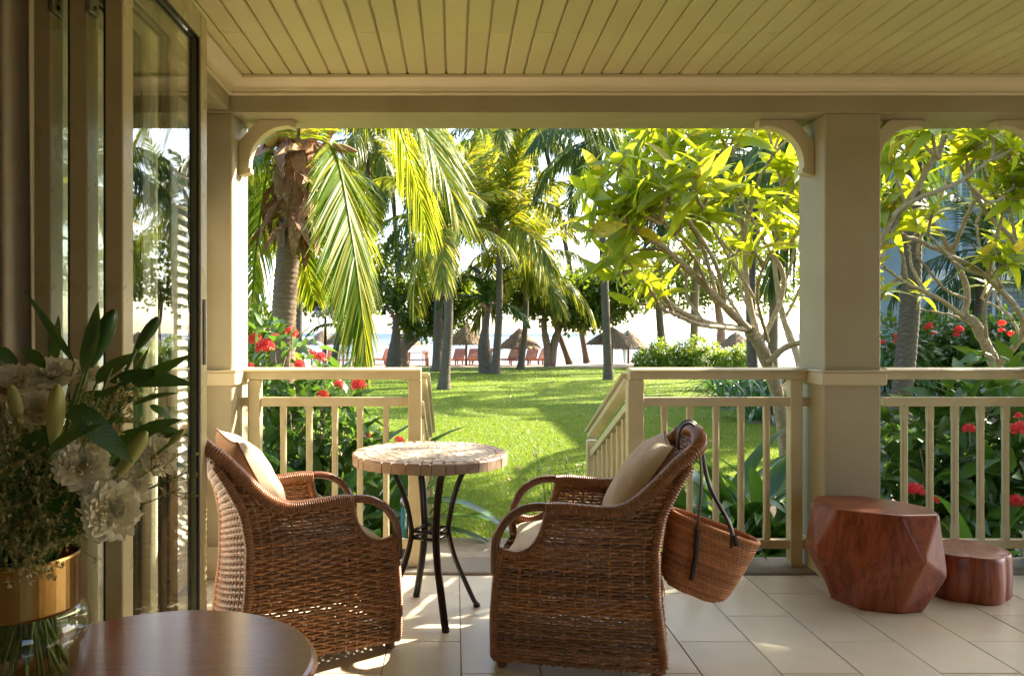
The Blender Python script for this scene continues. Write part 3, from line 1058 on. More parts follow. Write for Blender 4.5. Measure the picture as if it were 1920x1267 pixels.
def wicker_chair():
    t = thing('wicker_armchair', 'x', 'armchair')
    a = Agg()
    arm_z = [p[1] for p in ARM[3:]]
    arm_x = [p[0] for p in ARM[3:]]
    sc_z = [p[1] for p in SCOOP[:5]][::-1]
    sc_x = [p[0] for p in SCOOP[:5]][::-1]
    NS = 14
    jit = np.random.default_rng(3)
    for side in (-1, 1):
        row = 0
        z = 0.045
        while z < 0.79:
            xr = interp(z, Z_R, X_R)
            xf = interp(z, Z_F, X_F)
            if z < 0.432:
                xm = xf
            elif z < 0.595:
                xm = float(np.interp(z, sc_z, sc_x))
            else:
                xm = float(np.interp(z, arm_z, arm_x))
            if xm - xr > 0.03:
                u0, u1 = 0.0, (xm - xr) / (xf - xr) if z < 0.595 else (xm - xr) / 0.58
                span = xf - xr if z < 0.595 else 0.58
                n = max(6, int(u1 * NS * 4))
                u = np.linspace(0, u1, n)
                x = xr + span * u
                zz = z + 0.0012 * np.sin(u * 9 + row * 0.7) + jit.normal(0, 0.0005, n)
                y = side * (interp(z, Z_W, X_W) + 0.012 * np.sin(PI * u) + 0.0058 * np.cos(PI * (u * NS + row)))
                a.tube(np.stack([x, y, zz], 1), 0.0065 + jit.uniform(-0.0008, 0.0004), 4, False, ref=(0, 1, 0))
            row += 1
            z += 0.0122
        # stakes
        for k in range(NS + 1):
            u = k / NS
            zs = np.linspace(0.03, 0.80, 30)
            pts = []
            for z in zs:
                xr, xf = interp(z, Z_R, X_R), interp(z, Z_F, X_F)
                span = xf - xr if z < 0.595 else 0.58
                x = xr + span * u
                xm = xf + 0.001 if z < 0.432 else (float(np.interp(z, sc_z, sc_x)) if z < 0.595 else float(np.interp(z, arm_z, arm_x)))
                if x > xm:
                    break
                pts.append((x, side * (interp(z, Z_W, X_W) + 0.012 * math.sin(PI * u)), z))
            if len(pts) > 2:
                a.tube(pts, 0.0055, 5, False, ref=(0, 1, 0))
    o = a.build('side_weave', M['wicker'], t, smooth=True)
    o['kind'] = 'stuff'
    # back weave
    a = Agg()
    NB = 12
    row = 0
    z = 0.05
    while z < 0.835:
        w = interp(z, Z_W, X_W)
        xr = interp(z, Z_R, X_R)
        segs = [(-1, 1)]
        if z < 0.15:
            q = math.sqrt(max(0, 1 - (z / 0.15) ** 2)) * 0.62
            segs = [(-1, -q), (q, 1)] if q > 0.05 else [(-1, 1)]
        for (v0, v1) in segs:
            n = max(5, int((v1 - v0) / 2 * NB * 4))
            v = np.linspace(v0, v1, n)
            y = v * w
            x = xr - 0.022 * (1 - v ** 2) + 0.0058 * np.cos(PI * ((v + 1) / 2 * NB + row))
            zz = z + 0.0018 * np.sin(v * 6 + row)
            if z > 0.8:
                zz = zz + 0.02 * (1 - v ** 2) * (z - 0.8) / 0.035
            a.tube(np.stack([x, y, zz], 1), 0.0060, 4, False, ref=(1, 0, 0))
        row += 1
        z += 0.0122
    for k in range(NB + 1):
        v = -1 + 2 * k / NB
        z0 = 0.04 if abs(v) > 0.62 else 0.15 * math.sqrt(max(0, 1 - (v / 0.62) ** 2))
        zs = np.linspace(max(0.04, z0), 0.83, 26)
        a.tube([(interp(z, Z_R, X_R) - 0.022 * (1 - v * v), v * interp(z, Z_W, X_W), z) for z in zs], 0.0055, 5, False, ref=(1, 0, 0))
    # front weave under the seat
    z = 0.05
    row = 0
    while z < 0.37:
        v = np.linspace(-1, 1, 48)
        a2 = np.stack([interp(z, Z_F, X_F) + 0.015 * (1 - v ** 2) + 0.0058 * np.cos(PI * ((v + 1) / 2 * NB + row)), v * interp(z, Z_W, X_W), np.full(48, z)], 1)
        a.tube(a2, 0.0056, 4, False, ref=(1, 0, 0))
        row += 1
        z += 0.0122
    for k in range(NB + 1):
        v = -1 + 2 * k / NB
        a.tube([(interp(z, Z_F, X_F) + 0.015 * (1 - v * v), v * interp(z, Z_W, X_W), z) for z in np.linspace(0.04, 0.38, 10)], 0.0055, 5, False, ref=(1, 0, 0))
    o = a.build('back_weave', M['wicker'], t, smooth=True)
    o['kind'] = 'stuff'
    # wrapped roll over arms and back
    wy = 0.283
    left = [(p[0], wy, p[1]) for p in ARM]
    top = [(-0.418, wy * 0.93, 0.838), (-0.432, wy * 0.75, 0.850), (-0.444, wy * 0.3, 0.862), (-0.446, 0, 0.865), (-0.444, -wy * 0.3, 0.862), (-0.432, -wy * 0.75, 0.850), (-0.418, -wy * 0.93, 0.838)]
    right = [(p[0], -wy, p[1]) for p in ARM[::-1]]
    p, rr = ridged(spline(left + top + right, 200), 0.0265)
    Agg().tube(p, rr, 12, True).build('wrapped_arm_roll', M['wrap'], t, smooth=True)
    for s in (-1, 1):
        p, rr = ridged(spline([(q[0], s * wy, q[1]) for q in SCOOP], 40), 0.0175)
        Agg().tube(p, rr, 10, True).build('wrapped_scoop', M['wrap'], t, smooth=True)
        bow = [(0.08, 0.607), (0.135, 0.612), (0.20, 0.600), (0.26, 0.560), (0.296, 0.500), (0.306, 0.445), (0.308, 0.36)]
        Agg().tube(spline([(q[0], s * wy, q[1]) for q in bow], 40), 0.0165, 12).build('bent_arm', M['cane'], t, smooth=True)
        # corner posts, wrapped
        p, rr = ridged([(interp(z, Z_F, X_F), s * interp(z, Z_W, X_W), z) for z in np.linspace(0.05, 0.44, 12)], 0.0155)
        Agg().tube(p, rr, 10).build('front_post', M['wrap'], t, smooth=True)
        p, rr = ridged([(interp(z, Z_R, X_R), s * interp(z, Z_W, X_W), z) for z in np.linspace(0.05, 0.78, 20)], 0.0175, 0.011)
        Agg().tube(p, rr, 10).build('back_post', M['wrap'], t, smooth=True)
        # braid under the arm roll
        q = spline([(x, s * (wy + 0.008), zz - 0.034) for (x, zz) in ARM[:6]], 60)
        th = np.linspace(0, 40, 60)
        b = Agg()
        for ph in (0, PI):
            b.tube(q + np.stack([0 * th, s * 0.006 * np.cos(th + ph), 0.006 * np.sin(th + ph)], 1), 0.006, 5)
        b.build('arm_braid', M['wicker'], t, smooth=True)
    # braided foot rim
    b = Agg()
    loop = []
    c = [(0.31, 0.275), (-0.305, 0.275)]
    for (p0, p1) in (((0.31, 0.275), (-0.305, 0.275)), ((0.31, -0.275), (-0.305, -0.275)), ((0.312, 0.275), (0.312, -0.275))):
        n = 90
        q = np.stack([np.linspace(p0[0], p1[0], n), np.linspace(p0[1], p1[1], n), np.full(n, 0.042)], 1)
        th = np.linspace(0, 62, n)
        for ph in (0, 2.09, 4.19):
            b.tube(q + 0.008 * np.stack([np.cos(th + ph) * (p0[0] == p1[0]), np.cos(th + ph) * (p0[0] != p1[0]), np.sin(th + ph)], 1), 0.0065, 5)
    th = np.linspace(0, PI, 50)
    q = np.stack([np.full(50, -0.302), 0.172 * np.cos(th), 0.03 + 0.125 * np.sin(th)], 1)
    for ph in (0, PI):
        tt = np.linspace(0, 40, 50)
        b.tube(q + 0.007 * np.stack([np.cos(tt + ph), 0 * tt, np.sin(tt + ph)], 1), 0.007, 5)
    b.build('foot_braid', M['wicker'], t, smooth=True)
    for sx, sy in ((0.285, 0.25), (0.285, -0.25), (-0.28, 0.25), (-0.28, -0.25)):
        Agg().lathe([(0.016, 0), (0.02, 0.004), (0.021, 0.09), (0.018, 0.095)], 12, (sx, sy, 0), True, True).build('leg', M['cane'], t, smooth=True)
    Agg().box(-0.255, 0.27, -0.255, 0.255, 0.335, 0.362, 0.006).build('seat_deck', M['cane'], t)
    return t


chair_a = wicker_chair()
chair_a.location = (-0.625, 3.225, 0)
chair_a.rotation_euler = (0, 0, math.radians(26))
chair_a['label'] = 'brown wicker armchair beside the glass door, facing the mosaic table'
chair_a['group'] = 'wicker armchairs'
chair_b = copy_tree(chair_a)
RB = math.atan2(0.19, -0.98)
chair_b.location = (0.504, 3.14, 0)
chair_b.rotation_euler = (0, 0, RB)
chair_b['label'] = 'brown wicker armchair with a straw bag hanging from its back'


def pillow_arrays(w, h, th, n=22, pinch=0.10, seed=0):
    r = np.random.default_rng(seed)
    u = np.linspace(-1, 1, n)
    U, Vv = np.meshgrid(u, u, indexing='ij')
    T = np.clip((1 - np.abs(U) ** 2.6) * (1 - np.abs(Vv) ** 2.6), 0, 1) ** 0.5
    X = U * w / 2 * (1 - pinch * (1 - np.abs(Vv) ** 2) * np.abs(U) ** 2 * 0.9)
    Y = Vv * h / 2 * (1 - pinch * (1 - np.abs(U) ** 2) * np.abs(Vv) ** 2 * 0.9)
    wr = 0.006 * (np.sin(U * 5 + 1 + seed) * np.sin(Vv * 4 + seed * 2) + 0.6 * np.sin((U + Vv) * 9 + seed)) * T
    return X, Y, T * th / 2, wr


def pillow(name, label, cat, w, h, th, Mt, mat, seed=0, pip=True):
    t = thing(name, label, cat)
    X, Y, Z, wr = pillow_arrays(w, h, th, 26, 0.12, seed)
    a = Agg()
    a.grid(np.stack([X, Y, Z + wr], -1))
    a.grid(np.stack([X, Y, -Z + wr * 0.6], -1)[::-1])
    a.build('cushion_cover', mat, t, smooth=True)
    if pip:
        n = X.shape[0]
        edge = np.concatenate([np.stack([X[:, 0], Y[:, 0]], 1), np.stack([X[-1, 1:], Y[-1, 1:]], 1), np.stack([X[::-1, -1][1:], Y[::-1, -1][1:]], 1), np.stack([X[0, ::-1][1:], Y[0, ::-1][1:]], 1)])
        p = np.concatenate([edge, np.zeros((len(edge), 1))], 1)
        Agg().tube(p, 0.0042, 6, False).build('piping', M['piping'] if pip is True else pip, t, smooth=True)
    t.matrix_world = Mt
    return t


def chair_matrix(ch):
    return Matrix.Translation(ch.location) @ Matrix.Rotation(ch.rotation_euler[2], 4, 'Z')

for ch, lab, lab2, sd, dx, tilt in ((chair_a, 'striped beige scatter cushion on the armchair by the glass door', 'cream seat cushion of the armchair by the glass door', 1, -0.205, 28),
                          (chair_b, 'striped beige scatter cushion on the armchair with the straw bag', 'cream seat cushion of the armchair with the straw bag', 4, -0.225, 33)):
    Mc = chair_matrix(ch)
    # cushion stands on the seat, leaning on the back: local x of pillow = across, y = up the back
    L = Mc @ Matrix.Translation((dx, 0.0, 0.655)) @ Matrix.Rotation(math.radians(-tilt), 4, 'Y') @ Matrix(((0, 0, 1, 0), (1, 0, 0, 0), (0, 1, 0, 0), (0, 0, 0, 1)))
    pillow('scatter_cushion', lab, 'cushion', 0.46, 0.44, 0.17, L, M['fabric'], sd)
    L = Mc @ Matrix.Translation((0.02, 0, 0.41))
    pillow('seat_cushion', lab2, 'seat cushion', 0.54, 0.53, 0.135, L, M['seat'], sd + 7, M['seat'])

# ================================================================== mosaic table
TC = (-0.111, 3.51)
t = thing('mosaic_table', 'round stone mosaic table on curved iron legs between the armchairs', 'table', (TC[0], TC[1], 0))
RT, ZT, TH = 0.345, 0.722, 0.046
Agg().lathe([(0.0, ZT - TH + 0.002), (RT - 0.02, ZT - TH + 0.002), (RT - 0.018, ZT - 0.006), (0.0, ZT - 0.006)], 48).build('table_core', M['grout'], t)
nr = 40
jit = np.random.default_rng(5)
ang = np.cumsum(jit.uniform(0.8, 1.2, nr))
ang = ang / ang[-1] * 2 * PI
def wedge(a0, a1, r0, r1, z0, z1, c):
    """a slightly rounded stone in a ring"""
    am = (a0 + a1) / 2
    def P(r, an, z): return (r * math.cos(an), r * math.sin(an), z)
    da = c / ((r0 + r1) / 2)
    g = 0.0012 / ((r0 + r1) / 2)
    a0, a1 = a0 + g, a1 - g
    V = []
    for (z, ins) in ((z0, 0), (z1 - c, 0), (z1, c)):
        k = ins / c if c else 0
        for an, in_ in ((a0 + da * k, 0), (am, 0), (a1 - da * k, 0)):
            V.append(P(r1 - ins, an, z))
        for an in (a1 - da * k, am, a0 + da * k):
            V.append(P(r0 + ins, an, z))
    V = np.array(V)
    Q = [[i * 6 + j, i * 6 + (j + 1) % 6, (i + 1) * 6 + (j + 1) % 6, (i + 1) * 6 + j] for i in range(2) for j in range(6)]
    Q += [[12, 13, 16, 17], [13, 14, 15, 16]]
    return V, np.array(Q)
for k in range(nr):
    a0 = ang[k - 1] if k else 0.0
    V, Q = wedge(a0, ang[k], RT - 0.052, RT + jit.uniform(-0.003, 0.002), ZT - TH + jit.uniform(-0.002, 0.001), ZT + jit.uniform(-0.0015, 0.001), 0.006)
    Agg().add(V, Q).build('rim_stone', M['marble_rim'] if False else M['marble_rim'], t)
a = Agg()
r1 = RT - 0.0535
while r1 > 0.03:
    w = jit.uniform(0.028, 0.042)
    r0 = max(r1 - w, 0.004)
    n = max(5, int(2 * PI * r1 / 0.048))
    an = np.cumsum(jit.uniform(0.7, 1.3, n)); an = an / an[-1] * 2 * PI + jit.uniform(0, 1)
    for k in range(n):
        a0 = an[k - 1] if k else an[-1] - 2 * PI
        V, Q = wedge(a0, an[k], r0, r1, ZT - 0.012, ZT + jit.uniform(-0.0015, 0.0008), 0.0025)
        a.add(V, Q)
    r1 = r0 - 0.0015
o = a.build('mosaic_inlay', M['marble'], t)
o['kind'] = 'stuff'
foot = [(0.071, -0.22), (0.209, 0.086), (-0.0715, 0.217), (-0.209, -0.09)]
for fx, fy in foot:
    R = math.hypot(fx, fy)
    ux, uy = fx / R, fy / R
    prof = [(R + 0.004, 0.012), (R - 0.012, 0.03), (R - 0.055, 0.12), (0.118, 0.24), (0.09, 0.35), (0.095, 0.42), (0.118, 0.52), (0.16, 0.62), (0.205, 0.678)]
    p = spline([(ux * r, uy * r, z) for r, z in prof], 40)
    g = Agg()
    for s in (-1, 1):
        off = np.array([-uy, ux, 0]) * 0.0075 * s
        g.tube(p + off, 0.0095, 8)
    l = g.build('leg', M['black'], t, smooth=True)
    Agg().lathe([(0.0, 0), (0.016, 0), (0.017, 0.008), (0.012, 0.014), (0.0, 0.014)], 12, (ux * (R + 0.002), uy * (R + 0.002), 0)).build('foot_cap', M['black'], l, smooth=True)
for z in (0.345, 0.375):
    for k in range(4):
        p, q = foot[k], foot[(k + 1) % 4]
        R = 0.083
        p = np.array(p) / np.hypot(*p) * R
        q = np.array(q) / np.hypot(*q) * R
        Agg().tube([(p[0], p[1], z), (q[0], q[1], z)], 0.0075, 8).build('stretcher', M['black'], t, smooth=True)

# ================================================================== straw bag on the chair back
bag = thing('straw_bag', 'woven straw tote bag hanging by dark straps from the armchair back', 'bag', (0.935, 3.10, 0.235))
bt = Matrix.Rotation(math.radians(19), 4, 'Y') @ Matrix.Rotation(math.radians(-14), 4, 'Z')
def bagpt(v, an, ins=0.0):
    rd = 1 - 0.22 * np.clip(1 - v / 0.16, 0, 1) ** 2
    wa = (0.118 + 0.055 * v ** 0.8) * rd - ins
    wb = (0.085 + 0.03 * v) * rd - ins
    k = 2.6
    ca, sa = np.cos(an), np.sin(an)
    r = (np.abs(ca) ** k + np.abs(sa) ** k) ** (-1 / k)
    return np.stack([wa * r * ca, wb * r * sa, np.full_like(an, v * 0.265)], -1)
a = Agg()
an = np.linspace(0, 2 * PI, 241)
rows = 26
for k in range(rows):
    v = k / (rows - 1)
    p = bagpt(v, an)
    p[:, 2] += 0.0012 * np.sin(an * 7 + k)
    beads = 0.0066 + 0.0013 * np.cos(np.arange(241) * PI / 2 + k * PI / 2)
    a.tube(p, beads, 6, False)
an2 = np.linspace(0, 2 * PI, 48, endpoint=False)
V = np.concatenate([bagpt(0.0, an2, 0.002), [[0, 0, 0.0]]])
a.add(V, [[i, (i + 1) % 48, 48] for i in range(48)])
o = a.build('bag_body', M['straw'], bag, smooth=True); o['kind'] = 'stuff'
p = bagpt(1.0, an)
p[:, 2] += 0.006
o = Agg().tube(p, 0.0075 + 0.0015 * np.sin(np.arange(241) * PI / 1.5), 6, False).build('rim_braid', M['straw'], bag, smooth=True)
bag.rotation_euler = bt.to_euler()
Bm = Matrix.Translation(bag.location) @ bt
Bi = Bm.inverted()
topw = np.array([0.915, 3.06, 0.895])
def strap(path_w, name='strap', w=0.021):
    pts = [np.array(Bi @ Vector(q)) for q in path_w]
    p = spline(pts, 40)
    Agg().tube(p, w / 2, 6, True, flat=0.22).build(name, M['leather'], bag, smooth=True)
rimN = [Bm @ Vector(bagpt(0.80, np.array([-1.95]))[0] * 1.03), Bm @ Vector(bagpt(0.84, np.array([-1.15]))[0] * 1.03)]
rimF = [Bm @ Vector(bagpt(0.86, np.array([2.2]))[0] * 1.03), Bm @ Vector(bagpt(0.86, np.array([0.7]))[0] * 1.03)]
strap([rimN[0], (rimN[0][0] + 0.01, rimN[0][1] - 0.004, 0.52), (0.945, 3.005, 0.66), (0.944, 3.02, 0.80), (0.935, 3.03, 0.882), (0.903, 3.04, 0.903), (0.872, 3.05, 0.87), (0.87, 3.06, 0.80)])
strap([rimN[1], (rimN[1][0] - 0.008, rimN[1][1] - 0.005, 0.52), (0.985, 3.03, 0.66), (0.958, 3.04, 0.80), (0.942, 3.048, 0.885), (0.908, 3.06, 0.906), (0.876, 3.07, 0.872), (0.875, 3.08, 0.80)])
# loose ends hanging over the bag
for q in (rimN[0], rimN[1]):
    strap([(q[0] + 0.004, q[1] - 0.014, q[2] + 0.03), (q[0] - 0.004, q[1] - 0.022, q[2] - 0.06), (q[0] - 0.022, q[1] - 0.024, q[2] - 0.16)] if q is rimN[0] else
          [(q[0] + 0.004, q[1] - 0.01, q[2] + 0.05), (q[0] + 0.012, q[1] - 0.016, q[2] + 0.01)], 'strap_end', 0.022)
# tassel hanging from the rear foot of that chair
a = Agg()
Ci = chair_matrix(chair_b).inverted()
b0 = np.array(Ci @ Vector((0.872, 3.345, 0.225)))
for k in range(34):
    an_ = rng.uniform(0, 2 * PI); r = 0.006 + 0.014 * rng.random()
    a.tube(spline([b0, b0 + np.array([r * math.cos(an_) * 0.7, r * math.sin(an_) * 0.7, -0.03]), b0 + np.array([1.3 * r * math.cos(an_), 1.3 * r * math.sin(an_), -0.085 - 0.02 * rng.random()])], 5), 0.0022, 4, False)
a.tube([b0 + [0, 0, -0.018], b0 + [0, 0, 0.012]], 0.009, 8)
o = a.build('tassel', M['wicker'], chair_b); o['kind'] = 'stuff'

# ================================================================== wooden stools
t = thing('faceted_stool', 'large faceted red-brown wooden stool in front of the square column', 'stool', (1.965, 3.675, 0))
def px_ring(pts):
    return pts
top = [(-0.285, 0.05), (-0.215, -0.085), (0.02, -0.215), (0.225, -0.20), (0.285, -0.06), (0.215, 0.10), (0.06, 0.235), (-0.17, 0.245)]
ZTOP = 0.445
mid = [(-0.305, -0.03, 0.235), (-0.13, -0.20, 0.18), (0.10, -0.275, 0.26), (0.285, -0.18, 0.16), (0.315, 0.03, 0.25), (0.19, 0.20, 0.2), (-0.03, 0.29, 0.24), (-0.25, 0.20, 0.2)]
bot = [(-0.20, 0.02), (-0.135, -0.14), (0.015, -0.195), (0.16, -0.17), (0.215, -0.03), (0.15, 0.11), (0.0, 0.19), (-0.15, 0.14)]
V = [(x, y, ZTOP) for x, y in top] + mid + [(x, y, 0.0) for x, y in bot]
V = [(x * (0.96 if x < 0 else 0.84), y * 0.95, z) for x, y, z in V]
Fs = []
T_ = []
for i in range(8):
    j = (i + 1) % 8
    T_ += [[8 + i, j, i], [8 + i, 8 + j, j]]
    T_ += [[16 + i, 16 + j, 8 + j], [16 + i, 8 + j, 8 + i]]
a = Agg().add(V, np.array(T_))
a.F.append(np.array([list(range(8))]))
a.F.append(np.array([list(range(16, 24))[::-1]]))
o = a.build('stool_block', M['redwood'], t)
b = o.modifiers.new('edge', 'BEVEL'); b.width = 0.010; b.segments = 2; b.limit_method = 'ANGLE'; b.angle_limit = math.radians(7)

t = thing('lobed_stool', 'low lobed wooden stool beside the large faceted stool', 'stool', (2.47, 3.79, 0))
a = Agg()
n = 96
th = np.linspace(0, 2 * PI, n, endpoint=False)
R = 0.185 + 0.032 * np.abs(np.cos(2.5 * th + 0.55)) ** 0.7 + 0.012 * np.sin(th * 2 + 1)
rings = [(0.0, 0.955), (0.012, 0.985), (0.10, 1.0), (0.19, 0.985), (0.205, 0.97), (0.212, 0.945), (0.214, 0.90), (0.214, 0.5), (0.214, 0.02)]
P = np.array([[(R[i] * s * math.cos(th[i]) * 0.86, R[i] * s * math.sin(th[i]) * 0.95, z) for i in range(n)] + [(R[0] * s * math.cos(th[0]) * 0.86, R[0] * s * math.sin(th[0]) * 0.95, z)] for z, s in rings])
a.grid(P.transpose(1, 0, 2))
a.build('stool_block', M['redwood'], t, smooth=True)

# ================================================================== foreground table with vase and bouquet
TF = (-0.575, 1.485)
t = thing('wooden_side_table', 'round polished dark wooden table carrying the flower vase', 'side table', (TF[0], TF[1], 0))
Agg().lathe([(0.0, 0.592), (0.285, 0.592), (0.302, 0.598), (0.310, 0.606), (0.310, 0.612), (0.304, 0.6195), (0.298, 0.622), (0.0, 0.622)], 96).build('table_top', M['tablewood'], t, smooth=False)
Agg().lathe([(0.0, 0.0), (0.19, 0.0), (0.19, 0.02), (0.05, 0.05), (0.035, 0.12), (0.03, 0.4), (0.045, 0.54), (0.14, 0.585), (0.14, 0.592)], 40).build('pedestal', M['tablewood'], t, smooth=True)

VC = (-0.775, 1.40)
t = thing('flower_vase', 'glass vase with a broad brass band around its neck', 'vase', (VC[0], VC[1], 0.6225))
Agg().lathe([(0.0, 0.0), (0.085, 0.0), (0.098, 0.006), (0.108, 0.03), (0.115, 0.08), (0.1155, 0.105), (0.111, 0.125), (0.101, 0.138), (0.094, 0.143)], 64).build('glass_body', M['vaseglass'], t, smooth=True)
Agg().lathe([(0.0, 0.012), (0.082, 0.012), (0.094, 0.02), (0.103, 0.036), (0.110, 0.08), (0.1105, 0.104), (0.0, 0.104)], 48).build('water', glassmat('vase_water', (0.86, 0.88, 0.74), 0.03), t, smooth=True)
Agg().lathe([(0.095, 0.1395), (0.0975, 0.141), (0.0985, 0.145), (0.0985, 0.232), (0.0975, 0.236), (0.095, 0.236), (0.095, 0.141)], 64).build('neck_band', M['brass'], t, smooth=False)


def petal_bloom(seed, r=0.040, n=58):
    """ruffled white bloom; axis along +X"""
    g = np.random.default_rng(seed)
    a = Agg()
    for k in range(n):
        f = (k + 0.5) / n
        az = k * 2.39996
        open_ = 0.12 + 1.15 * f
        L = r * (0.55 + 0.5 * f)
        w = r * (0.38 + 0.26 * f)
        s = np.linspace(0, 1, 7)
        q = np.linspace(-1, 1, 11)
        P = np.zeros((7, 11, 3))
        for i, ss in enumerate(s):
            bend = open_ * (0.35 + 0.65 * ss)
            out = L * ss * math.sin(bend)
            up = L * ss * math.cos(bend)
            for j, qq in enumerate(q):
                ruff = 0.13 * r * ss ** 2 * math.sin(qq * 6 + k * 1.7) + 0.07 * r * ss ** 3 * math.sin(qq * 15 + k)
                ww = w * qq * (0.25 + 0.75 * math.sin(min(1, ss * 1.0) * PI * 0.55)) * (1 if ss < 0.99 else 0.93)
                cup = 0.25 * r * ss * qq * qq
                P[i, j] = (up + ruff * 0.8 + cup * 0.6, out + ruff - 0.1 * cup, ww)
        ca, sa = math.cos(az), math.sin(az)
        Y = P[..., 1] * ca - P[..., 2] * sa
        Z = P[..., 1] * sa + P[..., 2] * ca
        a.grid(np.stack([P[..., 0] - 0.3 * r, Y, Z], -1))
    return a.mesh('bloom', True)

def leaf_arrays(L, W, nseg=8, droop=0.2, fold=0.15, tip=1.0, wave=0.0):
    """leaf along +X, normal +Z, three columns of vertices"""
    s = np.linspace(0, 1, nseg + 1)
    w = W / 2 * np.sin(PI * np.clip(s, 0, 1) ** (0.75 * tip)) ** 0.8
    w[0] = W * 0.03
    w[-1] = 0.0005
    ang = -droop * s
    x = np.concatenate([[0], np.cumsum(np.cos(ang[1:]) * L / nseg)])
    z = np.concatenate([[0], np.cumsum(np.sin(ang[1:]) * L / nseg * 2)])
    V, U = [], []
    for i in range(nseg + 1):
        wv = wave * W * math.sin(i * 2.1)
        V += [(x[i], -w[i], z[i] + fold * w[i] + wv), (x[i], 0, z[i]), (x[i], w[i], z[i] + fold * w[i] - wv)]
        U += [(s[i], 0), (s[i], 0.5), (s[i], 1)]
    Fq = []
    for i in range(nseg):
        for j in range(2):
            Fq.append([i * 3 + j, (i + 1) * 3 + j, (i + 1) * 3 + j + 1, i * 3 + j + 1])
    return np.array(V), np.array(Fq), np.array(U)

def leaf_mesh(name, mat, **kw):
    V, F_, U = leaf_arrays(**kw)
    me = Agg().add(V, F_, U).mesh(name, True)
    me.materials.append(mat)
    return me

bq = thing('flower_bouquet', 'bouquet of white blooms, lily buds and dark leaves in the vase', 'bouquet', (VC[0], VC[1], 0.64))
bq0 = np.array([VC[0], VC[1], 0.64])
def put(me, p, t, up, parent, sc=1.0, name=None):
    R = frame_from(t, np.asarray(up, float))
    M4 = np.eye(4); M4[:3, :3] = R * sc; M4[:3, 3] = np.asarray(p) - bq0
    o = link(name or me.name, me, None, parent)
    place(o, M4)
    return o
blooms = [petal_bloom(s) for s in (1, 2, 3)]
for b in blooms:
    b.materials.append(M['whitepetal'])
neck = np.array([VC[0], VC[1], 0.86])
a_st = Agg()
def stem_to(p, r=0.0028):
    p = np.asarray(p)
    g = np.random.default_rng(int(abs(p[0] * 1000)) + int(p[2] * 1000))
    an = g.uniform(0, 2 * PI)
    bottom = np.array([VC[0] + 0.06 * math.cos(an), VC[1] + 0.06 * math.sin(an), 0.65])
    nk = neck + np.array([(p[0] - VC[0]) * 0.25, (p[1] - VC[1]) * 0.25, 0])
    d = np.hypot(nk[0] - VC[0], nk[1] - VC[1])
    if d > 0.075:
        nk[:2] = np.array(VC) + (nk[:2] - np.array(VC)) * 0.075 / d
    a_st.tube(spline([bottom, nk, (nk * 0.4 + p * 0.6) + np.array([0, 0, 0.01]), p], 14) - bq0, r, 6)

bl = [((20, 725), 1.36, 1.15), ((95, 705), 1.40, 1.05), ((60, 770), 1.33, 0.95), ((150, 870), 1.30, 1.12), ((185, 925), 1.30, 0.8), ((290, 850), 1.42, 1.05), ((205, 955), 1.30, 1.18), ((245, 905), 1.38, 0.85), ((150, 700), 1.46, 0.9), ((310, 815), 1.46, 0.75), ((-30, 880), 1.33, 1.0)]
for k, ((px, py), d, s) in enumerate(bl):
    p = pp(px, py, d)
    out = p - (neck + np.array([0, 0, 0.08]))
    out = out / np.linalg.norm(out) + np.array([0.05, -0.55, 0.1])
    put(blooms[k % 3], p, out, (0, 0, 1), bq, s)
    stem_to(p - out / np.linalg.norm(out) * 0.02)
# lily buds
prof = [(0.0, 0), (0.006, 0.004), (0.0095, 0.02), (0.0125, 0.045), (0.013, 0.06), (0.010, 0.08), (0.004, 0.092), (0.0, 0.094)]
def bud_mod(an): return 1 + 0.07 * np.cos(3 * an)
ab = Agg().lathe(prof, 18, mod=bud_mod)
for i in range(len(ab.V)):
    v = ab.V[i].copy(); ab.V[i] = np.stack([v[:, 2], v[:, 0], v[:, 1]], 1)
bud = ab.mesh('lily_bud', True); bud.materials.append(M['bud'])
for (p0, p1, d, s) in (((100, 835), (108, 720), 1.25, 1.15), ((222, 890), (275, 808), 1.30, 1.05), ((315, 835), (345, 805), 1.40, 0.7), ((255, 655), (298, 594), 1.34, 0.9), ((165, 690), (215, 580), 1.38, 1.15), ((40, 800), (20, 720), 1.30, 0.9)):
    A, B = pp(*p0, d), pp(*p1, d - 0.02)
    o = put(bud, A, B - A, (0, -1, 0.3), bq, np.linalg.norm(B - A) / 0.094)
    if p0 in ((255, 655), (165, 690)):
        o.data = bud if False else o.data
        gb = bpy.data.meshes.get('green_bud')
        if gb is None:
            gb = bud.copy(); gb.name = 'green_bud'; gb.materials.clear(); gb.materials.append(M['bouquetleaf'])
        o.data = gb
    stem_to(A, 0.0032)
lv = [leaf_mesh('bouquet_leaf', M['bouquetleaf'], L=0.13, W=0.036, droop=0.35, fold=0.25), leaf_mesh('bouquet_leaf', M['bouquetleaf'], L=0.13, W=0.028, droop=-0.2, fold=0.3), leaf_mesh('bouquet_leaf', M['bouquetleaf'], L=0.13, W=0.05, droop=0.6, fold=0.2)]
